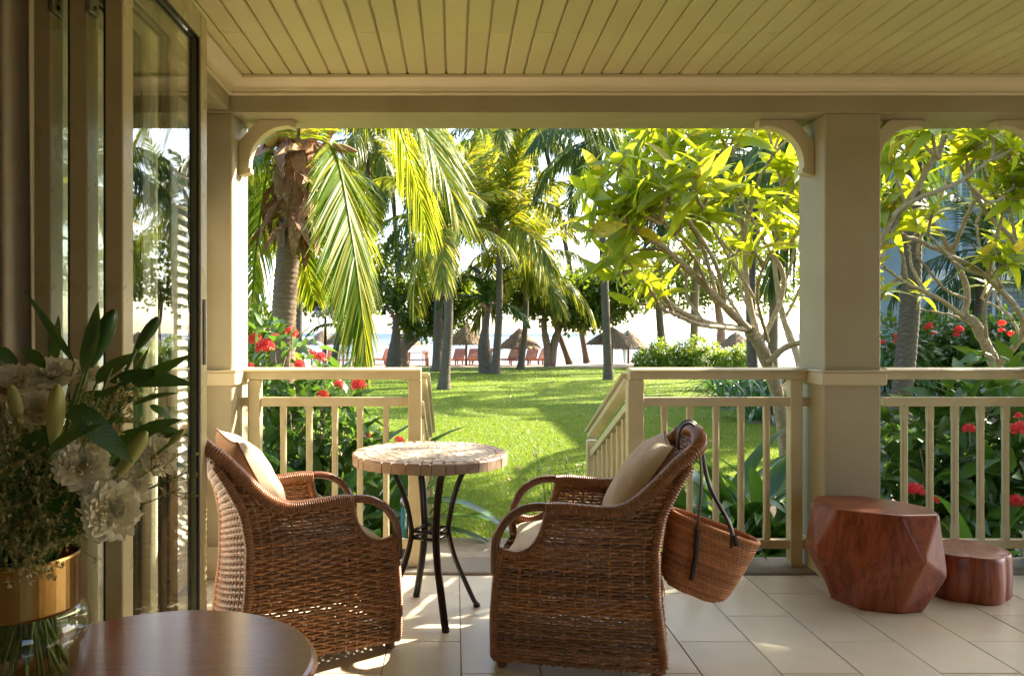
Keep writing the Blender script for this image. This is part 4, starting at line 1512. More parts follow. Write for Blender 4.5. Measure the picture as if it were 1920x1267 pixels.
for k, (p0, p1, d, v, w) in enumerate([
        ((155, 700), (205, 575), 1.36, 1, 1.3), ((85, 690), (32, 632), 1.33, 0, 0.9), ((140, 680), (62, 560), 1.40, 1, 0.45), ((205, 715), (345, 690), 1.33, 0, 1.1), ((210, 730), (378, 690), 1.37, 1, 0.9), ((130, 760), (225, 835), 1.24, 2, 0.9),
        ((60, 745), (5, 700), 1.42, 0, 1.0), ((95, 700), (125, 600), 1.44, 1, 1.1), ((185, 745), (250, 700), 1.30, 2, 0.8), ((260, 800), (350, 800), 1.42, 0, 0.8), ((270, 815), (360, 825), 1.45, 1, 0.6), ((90, 850), (150, 785), 1.24, 0, 1.0),
        ((230, 740), (300, 655), 1.44, 1, 0.6), ((250, 760), (320, 720), 1.45, 0, 0.7), ((40, 840), (90, 760), 1.36, 2, 1.0), ((180, 800), (240, 765), 1.35, 2, 1.0), ((90, 930), (140, 870), 1.36, 2, 1.0), ((30, 960), (60, 870), 1.35, 2, 1.0),
        ((150, 1000), (230, 960), 1.36, 1, 0.8), ((120, 1010), (190, 985), 1.37, 1, 0.7), ((60, 1000), (95, 930), 1.38, 2, 0.9), ((10, 1020), (20, 930), 1.38, 2, 1.0), ((120, 800), (170, 760), 1.42, 2, 1.2), ((200, 850), (260, 790), 1.46, 2, 1.2), ((60, 900), (110, 800), 1.45, 2, 1.4), ((0, 900), (40, 800), 1.45, 2, 1.4),
        ((110, 905), (60, 850), 1.29, 2, 1.2), ((40, 930), (-10, 860), 1.30, 2, 1.3), ((120, 960), (70, 900), 1.29, 2, 1.2), ((70, 1010), (130, 970), 1.30, 2, 1.1), ((30, 860), (70, 790), 1.28, 2, 1.2), ((150, 990), (110, 930), 1.31, 2, 1.1), ((250, 830), (310, 760), 1.38, 2, 1.1), ((280, 870), (350, 850), 1.45, 2, 0.9), ((180, 720), (235, 640), 1.42, 2, 0.9), ((20, 1010), (110, 960), 1.40, 2, 1.3), ((100, 1000), (160, 900), 1.42, 2, 1.5), ((0, 960), (60, 870), 1.43, 2, 1.5), ((130, 960), (210, 880), 1.45, 2, 1.5), ((60, 860), (160, 800), 1.47, 2, 1.5), ((150, 860), (260, 830), 1.48, 2, 1.4), ((30, 800), (100, 730), 1.46, 2, 1.4), ((120, 780), (200, 720), 1.47, 2, 1.4), ((170, 960), (250, 930), 1.46, 1, 1.4), ((-20, 1030), (40, 960), 1.42, 2, 1.4),
        ((230, 690), (262, 700), 1.36, 2, 0.8), ((210, 690), (245, 660), 1.40, 0, 0.6), ((280, 760), (325, 775), 1.42, 2, 0.9), ((0, 650), (30, 690), 1.40, 2, 0.9)]):
    A, B = pp(*p0, d), pp(*p1, d + 0.03 * math.sin(k))
    o = put(lv[v], A, B - A, (0.2 * math.sin(k * 2.3), -0.75, 0.65), bq, np.linalg.norm(B - A) / 0.125)
    o.scale.y *= w
    if k % 2 == 0:
        stem_to(A, 0.0022)
# airy filler sprigs
a = Agg(); af = Agg()
petV = np.array([[0, 0, 0], [1, 0.35, 0.25], [1.5, 0, 0.3], [1, -0.35, 0.25]])
sprigs = [(20, 800), (60, 830), (95, 840), (30, 870), (70, 900), (110, 905), (10, 930), (55, 960), (95, 965), (140, 800), (215, 760), (235, 750), (165, 780), (205, 790), (15, 1000), (85, 1010), (120, 860), (-10, 850), (240, 735), (190, 770), (40, 925), (75, 870), (330, 895), (352, 885), (340, 915), (300, 870), (62, 1060), (50, 1045), (130, 985), (110, 1000), (100, 800), (130, 830), (40, 790), (225, 770), (8, 770)]
for (px, py) in sprigs + [(x + 22, y + 14) for (x, y) in sprigs if x < 170] + [(x - 18, y + 20) for (x, y) in sprigs if x < 120]:
    d = rng.uniform(1.26, 1.36) if px < 250 else 1.38
    p = pp(px, py, d)
    root = neck + (p - neck) * 0.35 + np.array([0, 0.02, 0])
    a.tube(spline([root, (root + p) / 2 + rng.normal(0, 0.008, 3), p], 8) - bq0, 0.0011, 4)
    for q in range(8 if px < 250 else 4):
        c = p + rng.normal(0, 0.017, 3)
        a.tube([p - bq0 - (p - root) * 0.1, c - bq0], 0.0007, 3, False)
        for u in range(6):
            R = frame_from(rng.normal(0, 1, 3) + [0, -0.6, 0.5], [0, 0, 1.0]) * 0.007
            af.add((petV @ R.T) + c - bq0, [[0, 1, 2, 3]])
o = a.build('filler_stalks', M['stem'], bq); o['kind'] = 'stuff'
o = af.build('filler_flowers', M['filler'], bq); o['kind'] = 'stuff'
for k in range(12):
    an = k * 2.4
    p = neck + np.array([0.05 * math.cos(an), 0.05 * math.sin(an), 0.02])
    b0 = np.array([VC[0] + 0.075 * math.cos(an + 2), VC[1] + 0.075 * math.sin(an + 2), 0.645])
    a_st.tube(spline([b0, (b0 + p) / 2 + rng.normal(0, 0.008, 3), p], 10) - bq0, 0.0035, 6)
a_st.build('stems', M['stem'], bq, smooth=True)
# ================================================================== palms
def frond_arrays(agg, path, Lf, nl, w, hang=0.5, a0=35, a1=70, seed=0, seg=4, side=None, t0=0.10, vlift=0.15, rr=0.022, jit=0.12, tilt=0.35):
    """one pinnate frond along a rachis path: rachis plus leaflets on both sides"""
    g = np.random.default_rng(seed)
    path = resample(path, 40)
    T = np.gradient(path, axis=0)
    T /= np.linalg.norm(T, axis=1)[:, None]
    s = np.cross(T[0], [0, 0, 1.0]) if side is None else np.asarray(side, float)
    S = np.zeros_like(T)
    for i in range(len(T)):
        s = s - T[i] * np.dot(s, T[i])
        s /= np.linalg.norm(s) + 1e-9
        S[i] = s
    Nn = np.cross(S, T)
    agg.tube(path, np.linspace(rr, rr * 0.12, 40), 5, False)
    tt = np.linspace(t0, 0.995, nl)
    W = np.array([0.45, 1.0, 0.92, 0.62, 0.06]) if seg == 4 else np.array([0.5, 1.0, 0.7, 0.06])
    ss = np.linspace(0, 1, seg + 1)
    for sd in (-1, 1):
        ti = np.clip(tt + g.normal(0, 0.3 / nl, nl), 0.02, 1)
        f = ti * 39
        i0 = np.minimum(f.astype(int), 38)
        fr = (f - i0)[:, None]
        B = path[i0] * (1 - fr) + path[i0 + 1] * fr
        Ti, Si, Ni = T[i0], S[i0], Nn[i0]
        an = np.radians(a0 + (a1 - a0) * ti)[:, None] + g.normal(0, 0.07 if tilt > 0.3 else 0.025, (nl, 1))
        D = sd * Si * np.cos(an) + Ti * np.sin(an) + Ni * (vlift + g.normal(0, jit, (nl, 1)))
        D /= np.linalg.norm(D, axis=1)[:, None]
        ln = Lf * np.clip(np.sin(PI * (0.16 + 0.80 * ti)), 0.05, 1) ** 0.7 * g.uniform(0.85, 1.1, nl)
        down = np.array([0, 0, -1.0])
        P = B[:, None, :] + D[:, None, :] * (ln[:, None] * ss[None, :])[..., None] + down * (hang * g.uniform(0.6, 1.4, nl)[:, None] * ln[:, None] * ss[None, :] ** 2)[..., None]
        # keep leaflet length
        wdir = Ti - D * np.sum(Ti * D, 1)[:, None] + Ni * g.normal(0, tilt, (nl, 1))
        wdir /= np.linalg.norm(wdir, axis=1)[:, None]
        off = wdir[:, None, :] * (w / 2 * W[None, :, None])
        V = np.stack([P - off, P + off], 2).reshape(-1, 3)
        k = seg + 1
        base = (np.arange(nl) * k * 2)[:, None, None]
        q = np.array([[2 * i, 2 * i + 1, 2 * i + 3, 2 * i + 2] for i in range(seg)])[None]
        agg.add(V, (base + q).reshape(-1, 4))
    return agg


def arc_path(L, e0, e1, n=24, sidebend=0.0):
    t = np.linspace(0, 1, n)
    el = np.radians(e0 + (e1 - e0) * t ** 1.25)
    ds = L / (n - 1)
    x = np.concatenate([[0], np.cumsum(np.cos(el[1:]) * ds)])
    z = np.concatenate([[0], np.cumsum(np.sin(el[1:]) * ds)])
    return np.stack([x, sidebend * L * t ** 2, z], 1)

FR = {}
def frond_set(key, mat, L, Lf, nl, w, specs, seed):
    out = []
    for k, (e0, e1, hang) in enumerate(specs):
        a = frond_arrays(Agg(), arc_path(L, e0, e1, sidebend=0.05 * (-1) ** k), Lf, nl, w, hang, 30, 68, seed + k, 3, side=(0, 1, 0), rr=0.03)
        me = a.mesh('frond', False)
        me.materials.append(mat)
        out.append(me)
    FR[key] = out
SPEC = [(78, 30, 0.25), (64, -15, 0.4), (45, -45, 0.55), (25, -62, 0.7), (5, -72, 0.8), (-20, -80, 0.8)]
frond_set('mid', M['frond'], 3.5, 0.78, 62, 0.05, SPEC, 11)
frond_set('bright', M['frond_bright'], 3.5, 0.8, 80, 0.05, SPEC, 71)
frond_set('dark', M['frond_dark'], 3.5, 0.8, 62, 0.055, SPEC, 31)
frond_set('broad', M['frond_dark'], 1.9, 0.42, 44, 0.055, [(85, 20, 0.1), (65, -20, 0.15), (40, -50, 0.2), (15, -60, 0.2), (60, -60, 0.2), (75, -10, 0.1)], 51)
nut = Agg().lathe([(0.0, -0.13), (0.05, -0.12), (0.085, -0.06), (0.09, 0.0), (0.075, 0.07), (0.03, 0.11), (0.0, 0.115)], 10).mesh('coconut', True)
nut.materials.append(M['coconut'])


def trunk_arrays(pts, r0, r1, flare=1.5, ring=0.09, n=14, seed=0, bottle=0.0):
    g = np.random.default_rng(seed)
    p = spline(pts, 60)
    Ltot = np.linalg.norm(np.diff(p, axis=0), axis=1).sum()
    m = max(20, int(Ltot / (ring / 3)))
    m = min(m, 320)
    p = resample(p, m)
    t = np.linspace(0, 1, m)
    r = r0 + (r1 - r0) * t
    r = r * (1 + (flare - 1) * np.exp(-t * Ltot / 0.28))
    if bottle:
        r = r * (1 + bottle * np.exp(-((t - 0.3) / 0.28) ** 2))
    r = r * (1 + 0.035 * np.choose(np.arange(m) % 3, [-1, 0.2, 1.0])) * (1 + g.normal(0, 0.012, m))
    return Agg().tube(p, r, n, True), p


def palm(label, base, crown, r=0.14, key='mid', nf=20, seed=0, mid=None, bark='bark_grey', scale=1.0, bottle=0.0, nuts=4, group='coconut palms on the lawn', name='palm_tree', cat='palm tree', rt=0.7, droop=1.0):
    g = np.random.default_rng(seed)
    base, crown = np.asarray(base, float), np.asarray(crown, float)
    t = thing(name, label, cat, tuple(base), group=group)
    pts = [np.zeros(3), (crown - base) * 0.45 + (np.array([0.12, 0, 0]) * g.normal() if mid is None else np.asarray(mid)), crown - base]
    ag, p = trunk_arrays(pts, r, r * rt, seed=seed, bottle=bottle)
    ag.build('trunk', M[bark], t, smooth=True)
    c = crown - base
    # leaf sheaths round the crown base
    a = Agg()
    for k in range(9):
        az = g.uniform(0, 2 * PI)
        d = np.array([math.cos(az), math.sin(az), 0])
        a.tube(spline([c + np.array([0, 0, -0.25 * scale]), c + d * 0.14 * scale + np.array([0, 0, 0.0]), c + d * g.uniform(0.25, 0.4) * scale + np.array([0, 0, g.uniform(-0.2, 0.4) * scale])], 6), np.linspace(0.06, 0.02, 6) * scale, 5, True)
    o = a.build('crown_husk', M['husk'], t, smooth=True)
    o['kind'] = 'stuff'
    ms = FR[key]
    for k in range(nf):
        f = k / max(1, nf - 1)
        idx = min(5, int(f ** droop * 5.999))
        az = k * 2.39996 + g.uniform(-0.3, 0.3)
        sc = scale * g.uniform(0.82, 1.12)
        R = Matrix.Translation(tuple(c + np.array([0, 0, 0.12 * scale * (1 - f)]))) @ Matrix.Rotation(az, 4, 'Z') @ Matrix.Rotation(g.uniform(-0.16, 0.16), 4, 'Y') @ Matrix.Rotation(g.uniform(-0.35, 0.35), 4, 'X') @ Matrix.Diagonal((sc, sc, sc, 1))
        o = link('frond', ms[idx], None, t)
        o.matrix_local = R
    for k in range(nuts):
        az = g.uniform(0, 2 * PI)
        link('coconut', nut, None, t, tuple(c + np.array([0.2 * math.cos(az), 0.2 * math.sin(az), -0.22 - 0.1 * g.random()]) * scale), (g.uniform(-.4, .4), g.uniform(-.4, .4), 0))
    return t


def gb(px, d):
    """a point of the lawn"""
    return np.array([(px - VX) * d / F_PX, d, LAWN_Z])

def dg(py):
    return (EYE - LAWN_Z) * F_PX / (py - VY)

# far to near; each crown sits where the photograph puts it
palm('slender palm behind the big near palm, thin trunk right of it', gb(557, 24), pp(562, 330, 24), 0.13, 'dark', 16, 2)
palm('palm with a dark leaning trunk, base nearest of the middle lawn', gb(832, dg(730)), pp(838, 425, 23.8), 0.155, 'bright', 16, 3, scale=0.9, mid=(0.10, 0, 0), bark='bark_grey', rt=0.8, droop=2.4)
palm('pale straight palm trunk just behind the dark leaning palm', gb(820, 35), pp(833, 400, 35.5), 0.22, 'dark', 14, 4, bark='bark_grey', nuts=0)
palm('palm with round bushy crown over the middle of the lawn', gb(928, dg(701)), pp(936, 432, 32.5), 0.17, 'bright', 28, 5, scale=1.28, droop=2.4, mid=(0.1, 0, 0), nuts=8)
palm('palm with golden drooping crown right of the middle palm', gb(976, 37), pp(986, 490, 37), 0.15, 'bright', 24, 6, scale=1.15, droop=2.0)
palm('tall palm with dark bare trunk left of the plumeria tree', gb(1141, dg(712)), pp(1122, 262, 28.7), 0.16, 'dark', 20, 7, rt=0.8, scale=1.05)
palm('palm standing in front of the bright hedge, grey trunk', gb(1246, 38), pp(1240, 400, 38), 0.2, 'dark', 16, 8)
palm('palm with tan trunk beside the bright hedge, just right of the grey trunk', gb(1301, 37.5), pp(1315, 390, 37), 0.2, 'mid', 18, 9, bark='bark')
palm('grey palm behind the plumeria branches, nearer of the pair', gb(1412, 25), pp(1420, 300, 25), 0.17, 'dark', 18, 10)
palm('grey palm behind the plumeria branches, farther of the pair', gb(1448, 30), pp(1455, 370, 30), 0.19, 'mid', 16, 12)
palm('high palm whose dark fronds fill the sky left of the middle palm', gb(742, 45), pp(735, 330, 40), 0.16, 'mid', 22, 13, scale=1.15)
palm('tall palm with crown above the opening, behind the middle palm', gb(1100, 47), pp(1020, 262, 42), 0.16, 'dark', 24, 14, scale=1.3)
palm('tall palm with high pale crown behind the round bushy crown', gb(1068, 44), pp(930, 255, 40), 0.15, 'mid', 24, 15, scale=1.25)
palm('tall palm whose crown fills the top of the opening near the big palm', gb(690, 33), pp(690, 262, 33), 0.15, 'mid', 22, 25, scale=1.2)
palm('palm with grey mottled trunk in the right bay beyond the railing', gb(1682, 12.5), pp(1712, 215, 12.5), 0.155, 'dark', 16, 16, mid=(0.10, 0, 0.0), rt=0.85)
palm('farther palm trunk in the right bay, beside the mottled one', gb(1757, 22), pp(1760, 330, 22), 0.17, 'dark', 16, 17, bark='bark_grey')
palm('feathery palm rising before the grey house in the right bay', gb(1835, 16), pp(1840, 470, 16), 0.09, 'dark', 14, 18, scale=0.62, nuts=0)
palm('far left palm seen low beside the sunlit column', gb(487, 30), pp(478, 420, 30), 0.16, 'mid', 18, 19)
# bottle palms
palm('short bottle palm with swollen trunk left of the dark leaning palm', gb(738, 36), pp(742, 590, 36), 0.26, 'broad', 9, 21, bottle=0.55, scale=1.15, nuts=0, rt=0.45, group='short bottle palms', bark='bark_grey')
palm('short bottle palm with swollen trunk beside the middle palm', gb(914, 33.5), pp(916, 575, 33.5), 0.24, 'broad', 9, 22, bottle=0.5, scale=1.25, nuts=0, rt=0.45, group='short bottle palms', bark='bark_grey')
palm('low young palm with leaning trunk beside the lamp post', gb(620, 37), pp(636, 610, 37), 0.17, 'broad', 8, 23, scale=1.0, nuts=0, group='short bottle palms')

# ---- the big near palm
D1 = 11.5
base = gb(528, D1)
crown = pp(556, 300, D1)
t = thing('palm_tree', 'big near coconut palm with shaggy brown husks and long hanging fronds', 'palm tree', tuple(base), group='coconut palms on the lawn')
ag, _ = trunk_arrays([np.zeros(3), pp(532, 600, D1) - base, pp(545, 430, D1) - base, crown - base], 0.19, 0.165, flare=1.25, ring=0.075, n=20, seed=1)
ag.build('trunk', M['bark'], t, smooth=True)
hero = [
    ([(556, 300, 11.5), (596, 258, 11.2), (632, 300, 10.7), (658, 430, 10.1), (676, 560, 9.7), (688, 692, 9.4)], 1.25, 250, 0.027, 0.10, 47, 80),
    ([(556, 300, 11.5), (640, 150, 11.0), (755, 190, 10.4), (830, 320, 9.9), (862, 425, 9.7)], 1.0, 150, 0.031, 0.5, 42, 68),
    ([(556, 300, 11.5), (515, 270, 11.9), (486, 420, 12.3), (470, 600, 12.6), (464, 760, 12.8)], 0.95, 130, 0.034, 0.4, 40, 68),
    ([(556, 300, 11.5), (640, 190, 12.2), (720, 190, 12.8), (775, 320, 13.2), (800, 440, 13.4)], 0.95, 116, 0.034, 0.85, 34, 62),
    ([(556, 300, 11.5), (720, 70, 10.8), (960, 90, 10.0), (1130, 210, 9.5), (1175, 300, 9.3)], 0.95, 130, 0.034, 0.95, 34, 60),
    ([(556, 300, 11.5), (600, 60, 11.0), (700, 0, 10.0), (820, 90, 9.4), (905, 230, 9.2)], 0.9, 116, 0.034, 0.8, 34, 60),
    ([(556, 300, 11.5), (500, 290, 11.2), (440, 330, 10.6), (400, 470, 10.2)], 0.9, 101, 0.034, 0.6, 34, 60),
    ([(556, 300, 11.5), (560, 60, 11.6), (520, -120, 11.8), (430, -160, 12.4)], 0.9, 101, 0.034, 0.4, 30, 60),
    ([(556, 300, 11.5), (590, 40, 12.0), (660, -80, 12.8), (770, -40, 14.0)], 0.9, 101, 0.034, 0.6, 30, 60),
    ([(556, 300, 11.5), (560, 230, 10.6), (540, 120, 9.4), (500, 100, 8.3)], 0.9, 101, 0.034, 0.6, 30, 60),
    ([(556, 300, 11.5), (540, 330, 12.4), (560, 430, 13.2), (590, 560, 13.8)], 0.85, 101, 0.034, 0.5, 36, 62),
    ([(556, 300, 11.5), (620, 320, 12.3), (650, 400, 13.1), (662, 520, 13.6)], 0.85, 101, 0.034, 0.5, 36, 62),
]
for k, (pts, Lf, nl, w, hang, a0, a1) in enumerate(hero):
    P = spline([pp(*q) - base for q in pts], 60)
    side = (1, 0.15, 0) if k in (0, 2, 10, 11) else None
    a = frond_arrays(Agg(), P, Lf, nl, w, hang, a0, a1, 100 + k, 4, side=side, t0=0.16 if k else 0.2, rr=0.028, jit=0.04, tilt=0.14)
    a.build('frond', M['frond_near'], t)
    q = P[:12]
    Agg().tube(q, np.linspace(0.075, 0.034, 12), 8, False).build('petiole', M['petiole'] if k != 0 else M['husk'], t, smooth=True)
# dead husks and sheaths hanging round the crown
c = crown - base
g = np.random.default_rng(8)
hl = [leaf_arrays(0.6, 0.15, 7, 0.9, 0.5, 1.0, 0.12), leaf_arrays(0.75, 0.12, 7, 0.5, 0.8, 1.0, 0.1), leaf_arrays(0.5, 0.2, 7, 1.2, 0.3, 1.0, 0.2)]
for k in range(96):
    V, Fq, U = hl[k % 3]
    az = k * 2.39996
    zz = g.uniform(-1.0, 0.4)
    rad = (0.20 + 0.22 * g.random()) * (1.0 if zz > -0.6 else 0.75)
    d = np.array([math.cos(az), math.sin(az), 0])
    el = g.uniform(-1.45, 0.1) if zz < -0.45 else g.uniform(-0.8, 1.1)
    T = d * math.cos(el) + np.array([0, 0, math.sin(el)]) + g.normal(0, 0.15, 3)
    R = frame_from(T, d + np.array([0, 0, 0.6]))
    sc = g.uniform(0.6, 1.2)
    lg = Agg().add(V * sc @ R.T + c + d * rad * 0.8 + np.array([0, 0, zz]), Fq, U)
    lg.build('dead_sheath', M['husk'], t, smooth=True)
a = Agg()
for k in range(160):   # loose brown fibre
    az = g.uniform(0, 2 * PI)
    p0 = c + np.array([0.18 * math.cos(az), 0.18 * math.sin(az), g.uniform(-0.8, 0.3)])
    d = np.array([math.cos(az), math.sin(az), g.uniform(-1.2, 0.5)]) * g.uniform(0.1, 0.4)
    a.tube(spline([p0, p0 + d * 0.6, p0 + d + np.array([0, 0, -0.12])], 5), 0.006, 3, False)
a.tube([c + np.array([0, 0, -1.0]), c + np.array([0, 0, -0.3]), c + np.array([0, 0, 0.4])], [0.19, 0.34, 0.22], 12)
o = a.build('husk_fibre', M['husk'], t, smooth=True); o['kind'] = 'stuff'
for (px, py, dd) in ((508, 258, 11.2), (528, 250, 11.3), (500, 268, 11.5)):
    link('coconut', nut, None, t, tuple(pp(px, py, dd) - base), (0.3, 0.2, 0), (1.1, 1.1, 1.1))
# a dried flower spike reaching right
Agg().tube(spline([pp(575, 290, 11.3) - base, pp(620, 276, 11.0) - base, pp(672, 285, 10.8) - base], 12), [0.02, 0.02, 0.02, 0.02, 0.022, 0.03, 0.045, 0.06, 0.062, 0.05, 0.03, 0.004], 7).build('flower_spathe', M['husk'], t, smooth=True)

# ================================================================== broadleaf trees
bl_V = np.array([[0, 0, 0], [0.5, -0.27, 0.06], [1, 0, -0.08], [0.5, 0.27, 0.06]])
bl_F = np.array([[0, 1, 2, 3]])
bl_U = np.array([[0, .5], [.5, 0], [1, .5], [.5, 1]])


def leaf_cloud(agg, centers, rad, per, size, g, flat=0.8):
    n = len(centers) * per
    C = np.repeat(centers, per, 0) + g.normal(0, 1, (n, 3)) * np.array([rad, rad, rad * flat]) * 0.5
    Tn = g.normal(0, 1, (n, 3)) + np.array([0, 0, -0.3])
    Un = np.tile([0, 0, 1.0], (n, 1)) + g.normal(0, 0.5, (n, 3))
    R = frames_from(Tn, Un) * (size * g.uniform(0.7, 1.3, n))[:, None, None]
    agg.scatter(bl_V, bl_F, bl_U, R, C)


def broad_tree(label, base, limbs, blobs, nclump, per, size, seed, bark='bark_tan', mat='broad'):
    g = np.random.default_rng(seed)
    base = np.asarray(base)
    t = thing('broadleaf_tree', label, 'tree', tuple(base), group='broadleaf trees by the beach')
    for (pts, r0, r1) in limbs:
        pp_ = spline([np.asarray(q) - base for q in pts], 24)
        Agg().tube(pp_, np.linspace(r0, r1, 24) * (1 + 0.06 * np.sin(np.arange(24) * 1.3)), 9).build('trunk' if r0 > 0.15 else 'limb', M[bark], t, smooth=True)
    a = Agg()
    for (c, r) in blobs:
        c = np.asarray(c) - base
        r = np.asarray(r)
        d = g.normal(0, 1, (nclump, 3))
        d /= np.linalg.norm(d, axis=1)[:, None]
        rad = g.uniform(0.45, 1.0, (nclump, 1)) ** 0.5
        leaf_cloud(a, c + d * rad * r, 0.55, per, size, g)
    o = a.build('crown', M[mat], t)
    o['kind'] = 'stuff'
    return t

def B(px, d, py=None):
    return gb(px, d) if py is None else pp(px, py, d)
d = 39.0
broad_tree('dark spreading broadleaf tree with leaning trunk near the bottle palm', gb(757, d),
           [([B(757, d), B(757, d, 650), B(775, d, 610), B(800, d, 570), B(812, d, 520)], 0.30, 0.13), ([B(757, d, 655), B(800, d, 615), B(825, d - .5, 590)], 0.2, 0.1),
            ([B(772, d, 615), B(768, d, 560), B(745, d, 500)], 0.16, 0.06), ([B(812, d, 530), B(850, d, 500)], 0.12, 0.05), ([B(768, d, 560), B(700, d, 530), B(640, d, 530)], 0.12, 0.04)],
           [(B(770, d, 505), (2.6, 2.2, 1.7)), (B(680, d, 530), (2.6, 2.0, 1.5)), (B(845, d, 560), (1.5, 1.5, 1.2)), (B(610, d, 545), (1.6, 1.6, 1.1)), (B(800, d, 600), (1.5, 1.4, 0.7))], 165, 15, 0.29, 41)
d = 41.0
broad_tree('forked pale-barked broadleaf tree between the beach umbrellas', gb(1031, d),
           [([B(1028, d), B(1026, d, 650), B(1020, d, 610), B(1024, d, 560)], 0.24, 0.12), ([B(1033, d), B(1040, d, 640), B(1052, d, 600), B(1046, d, 560), B(1060, d, 520)], 0.24, 0.1),
            ([B(1050, d, 610), B(1066, d, 580), B(1078, d, 545)], 0.14, 0.06), ([B(1024, d, 560), B(1040, d, 530)], 0.12, 0.05)],
           [(B(1050, d, 545), (2.4, 2.0, 1.3)), (B(1125, d, 555), (2.0, 1.8, 1.3)), (B(1000, d, 555), (1.8, 1.6, 1.0)), (B(1175, d, 540), (1.5, 1.5, 1.2)), (B(1095, d, 590), (1.6, 1.3, 0.6))], 165, 15, 0.29, 42)
broad_tree('dark leafy tree behind the plumeria, far to the right of the lawn', gb(1350, 44),
           [([B(1350, 44), B(1352, 44, 620), B(1345, 44, 560), B(1360, 44, 500)], 0.3, 0.1)],
           [(B(1350, 44, 500), (3.0, 2.0, 2.0)), (B(1270, 44, 540), (2.0, 2.0, 1.3)), (B(1430, 44, 520), (2.5, 2, 1.8))], 140, 14, 0.3, 43)

broad_tree('dense tree added out of view on the right to shade the floor', (9.9, 8.5, LAWN_Z),  # added unseen tree: its crown keeps the sun off the right floor
           [([(9.9, 8.5, LAWN_Z), (9.8, 8.5, 1.5), (9.9, 8.4, 3.5)], 0.2, 0.1)],
           [((9.8, 8.3, 5.0), (2.0, 2.0, 2.1)), ((8.7, 7.3, 3.7), (1.4, 1.4, 1.4))], 230, 18, 0.26, 44)

# ================================================================== plumeria trees
plum_leaf = [leaf_mesh('plumeria_leaf', M['plum'], L=0.34, W=0.088, nseg=9, droop=0.22, fold=0.25, tip=1.0),
             leaf_mesh('plumeria_leaf', M['plum'], L=0.34, W=0.078, nseg=9, droop=0.42, fold=0.35, tip=0.95),
             leaf_mesh('plumeria_leaf', M['plum'], L=0.34, W=0.094, nseg=9, droop=0.05, fold=0.15, tip=1.05)]
plum_arr = leaf_arrays(L=0.34, W=0.105, nseg=5, droop=0.35, fold=0.25)


def plumeria(label, base, limbs, tips, seed, nparts, per=(10, 15), r_tip=0.013, extra=3, size=(0.75, 1.25)):
    """limbs: list of (world points, r0, r1); tips: list of (world point, growth direction)"""
    g = np.random.default_rng(seed)
    base = np.asarray(base)
    t = thing('plumeria_tree', label, 'tree', tuple(base), group='plumeria trees by the verandah')
    for k, (pts, r0, r1) in enumerate(limbs):
        p = spline([np.asarray(q) - base for q in pts], 26)
        rr = 0.85 * np.linspace(r0, r1, 26) * (1 + 0.07 * np.sin(np.arange(26) * 1.9 + k)) 
        p = p + g.normal(0, 0.006, p.shape) * np.linspace(0, 1, 26)[:, None]
        Agg().tube(p, rr, 10).build('trunk' if r0 > 0.05 else 'branch', M['bark_plum'], t, smooth=True)
    leaves = []
    bt = Agg()
    for tip in tips:
        q, dr = tip[0], tip[1]
        ex = tip[2] if len(tip) > 2 else extra
        sf = tip[3] if len(tip) > 3 else 1.0
        q = np.asarray(q) - base
        dr = np.asarray(dr, float)
        dr /= np.linalg.norm(dr)
        ends = []
        for e in range(ex):
            az = e * 2 * PI / ex + g.uniform(0, 1)
            sidev = frame_from(dr, np.array([0.1, 0.2, 1]))
            d2 = dr + 0.75 * (sidev[:, 1] * math.cos(az) + sidev[:, 2] * math.sin(az)) + np.array([0, 0, 0.25])
            d2 /= np.linalg.norm(d2)
            L = g.uniform(0.14, 0.32)
            end = q + d2 * L
            bt.tube(spline([q, q + d2 * L * 0.5 + g.normal(0, 0.01, 3), end], 7), np.linspace(r_tip * 1.15, r_tip * 0.9, 7), 7)
            ends.append((end, d2))
        for (end, d2) in ends:
            n = g.integers(per[0], per[1] + 1)
            fr = frame_from(d2, np.array([0.1, 0.2, 1]))
            for i in range(n):
                az = i * 2.39996 + g.uniform(-0.2, 0.2)
                f = i / n
                open_ = math.radians(35 + 65 * f) + g.normal(0, 0.12)
                rad = fr[:, 1] * math.cos(az) + fr[:, 2] * math.sin(az)
                Tn = d2 * math.cos(open_) + rad * math.sin(open_) + np.array([0, 0, 0.10])
                up = d2 * math.sin(open_) - rad * math.cos(open_) + g.normal(0, 0.12, 3)
                s = g.uniform(*size) * sf
                leaves.append((end - d2 * 0.05 * f, Tn, up, s, g.integers(0, 3)))
    o = bt.build('twigs', M['bark_plum'], t, smooth=True)
    o['kind'] = 'stuff'
    leaves.sort(key=lambda v: (v[0] + base)[1] - 0.4 * v[3])
    idx = np.random.default_rng(seed + 1).permutation(len(leaves))
    take = set(idx[:nparts].tolist()) if len(leaves) > nparts else set(range(len(leaves)))
    rest = Agg()
    RV, RF, RU = plum_arr
    for i, (p, Tn, up, s, v) in enumerate(leaves):
        R = frame_from(Tn, up) * s
        if i in take:
            o = link('leaf', plum_leaf[v], None, t)
            M4 = np.eye(4); M4[:3, :3] = R; M4[:3, 3] = p
            place(o, M4)
        else:
            rest.add(RV @ R.T + p, RF, RU)
    if rest.n:
        o = rest.build('foliage', M['plum'], t, smooth=True)
        o['kind'] = 'stuff'
    return t

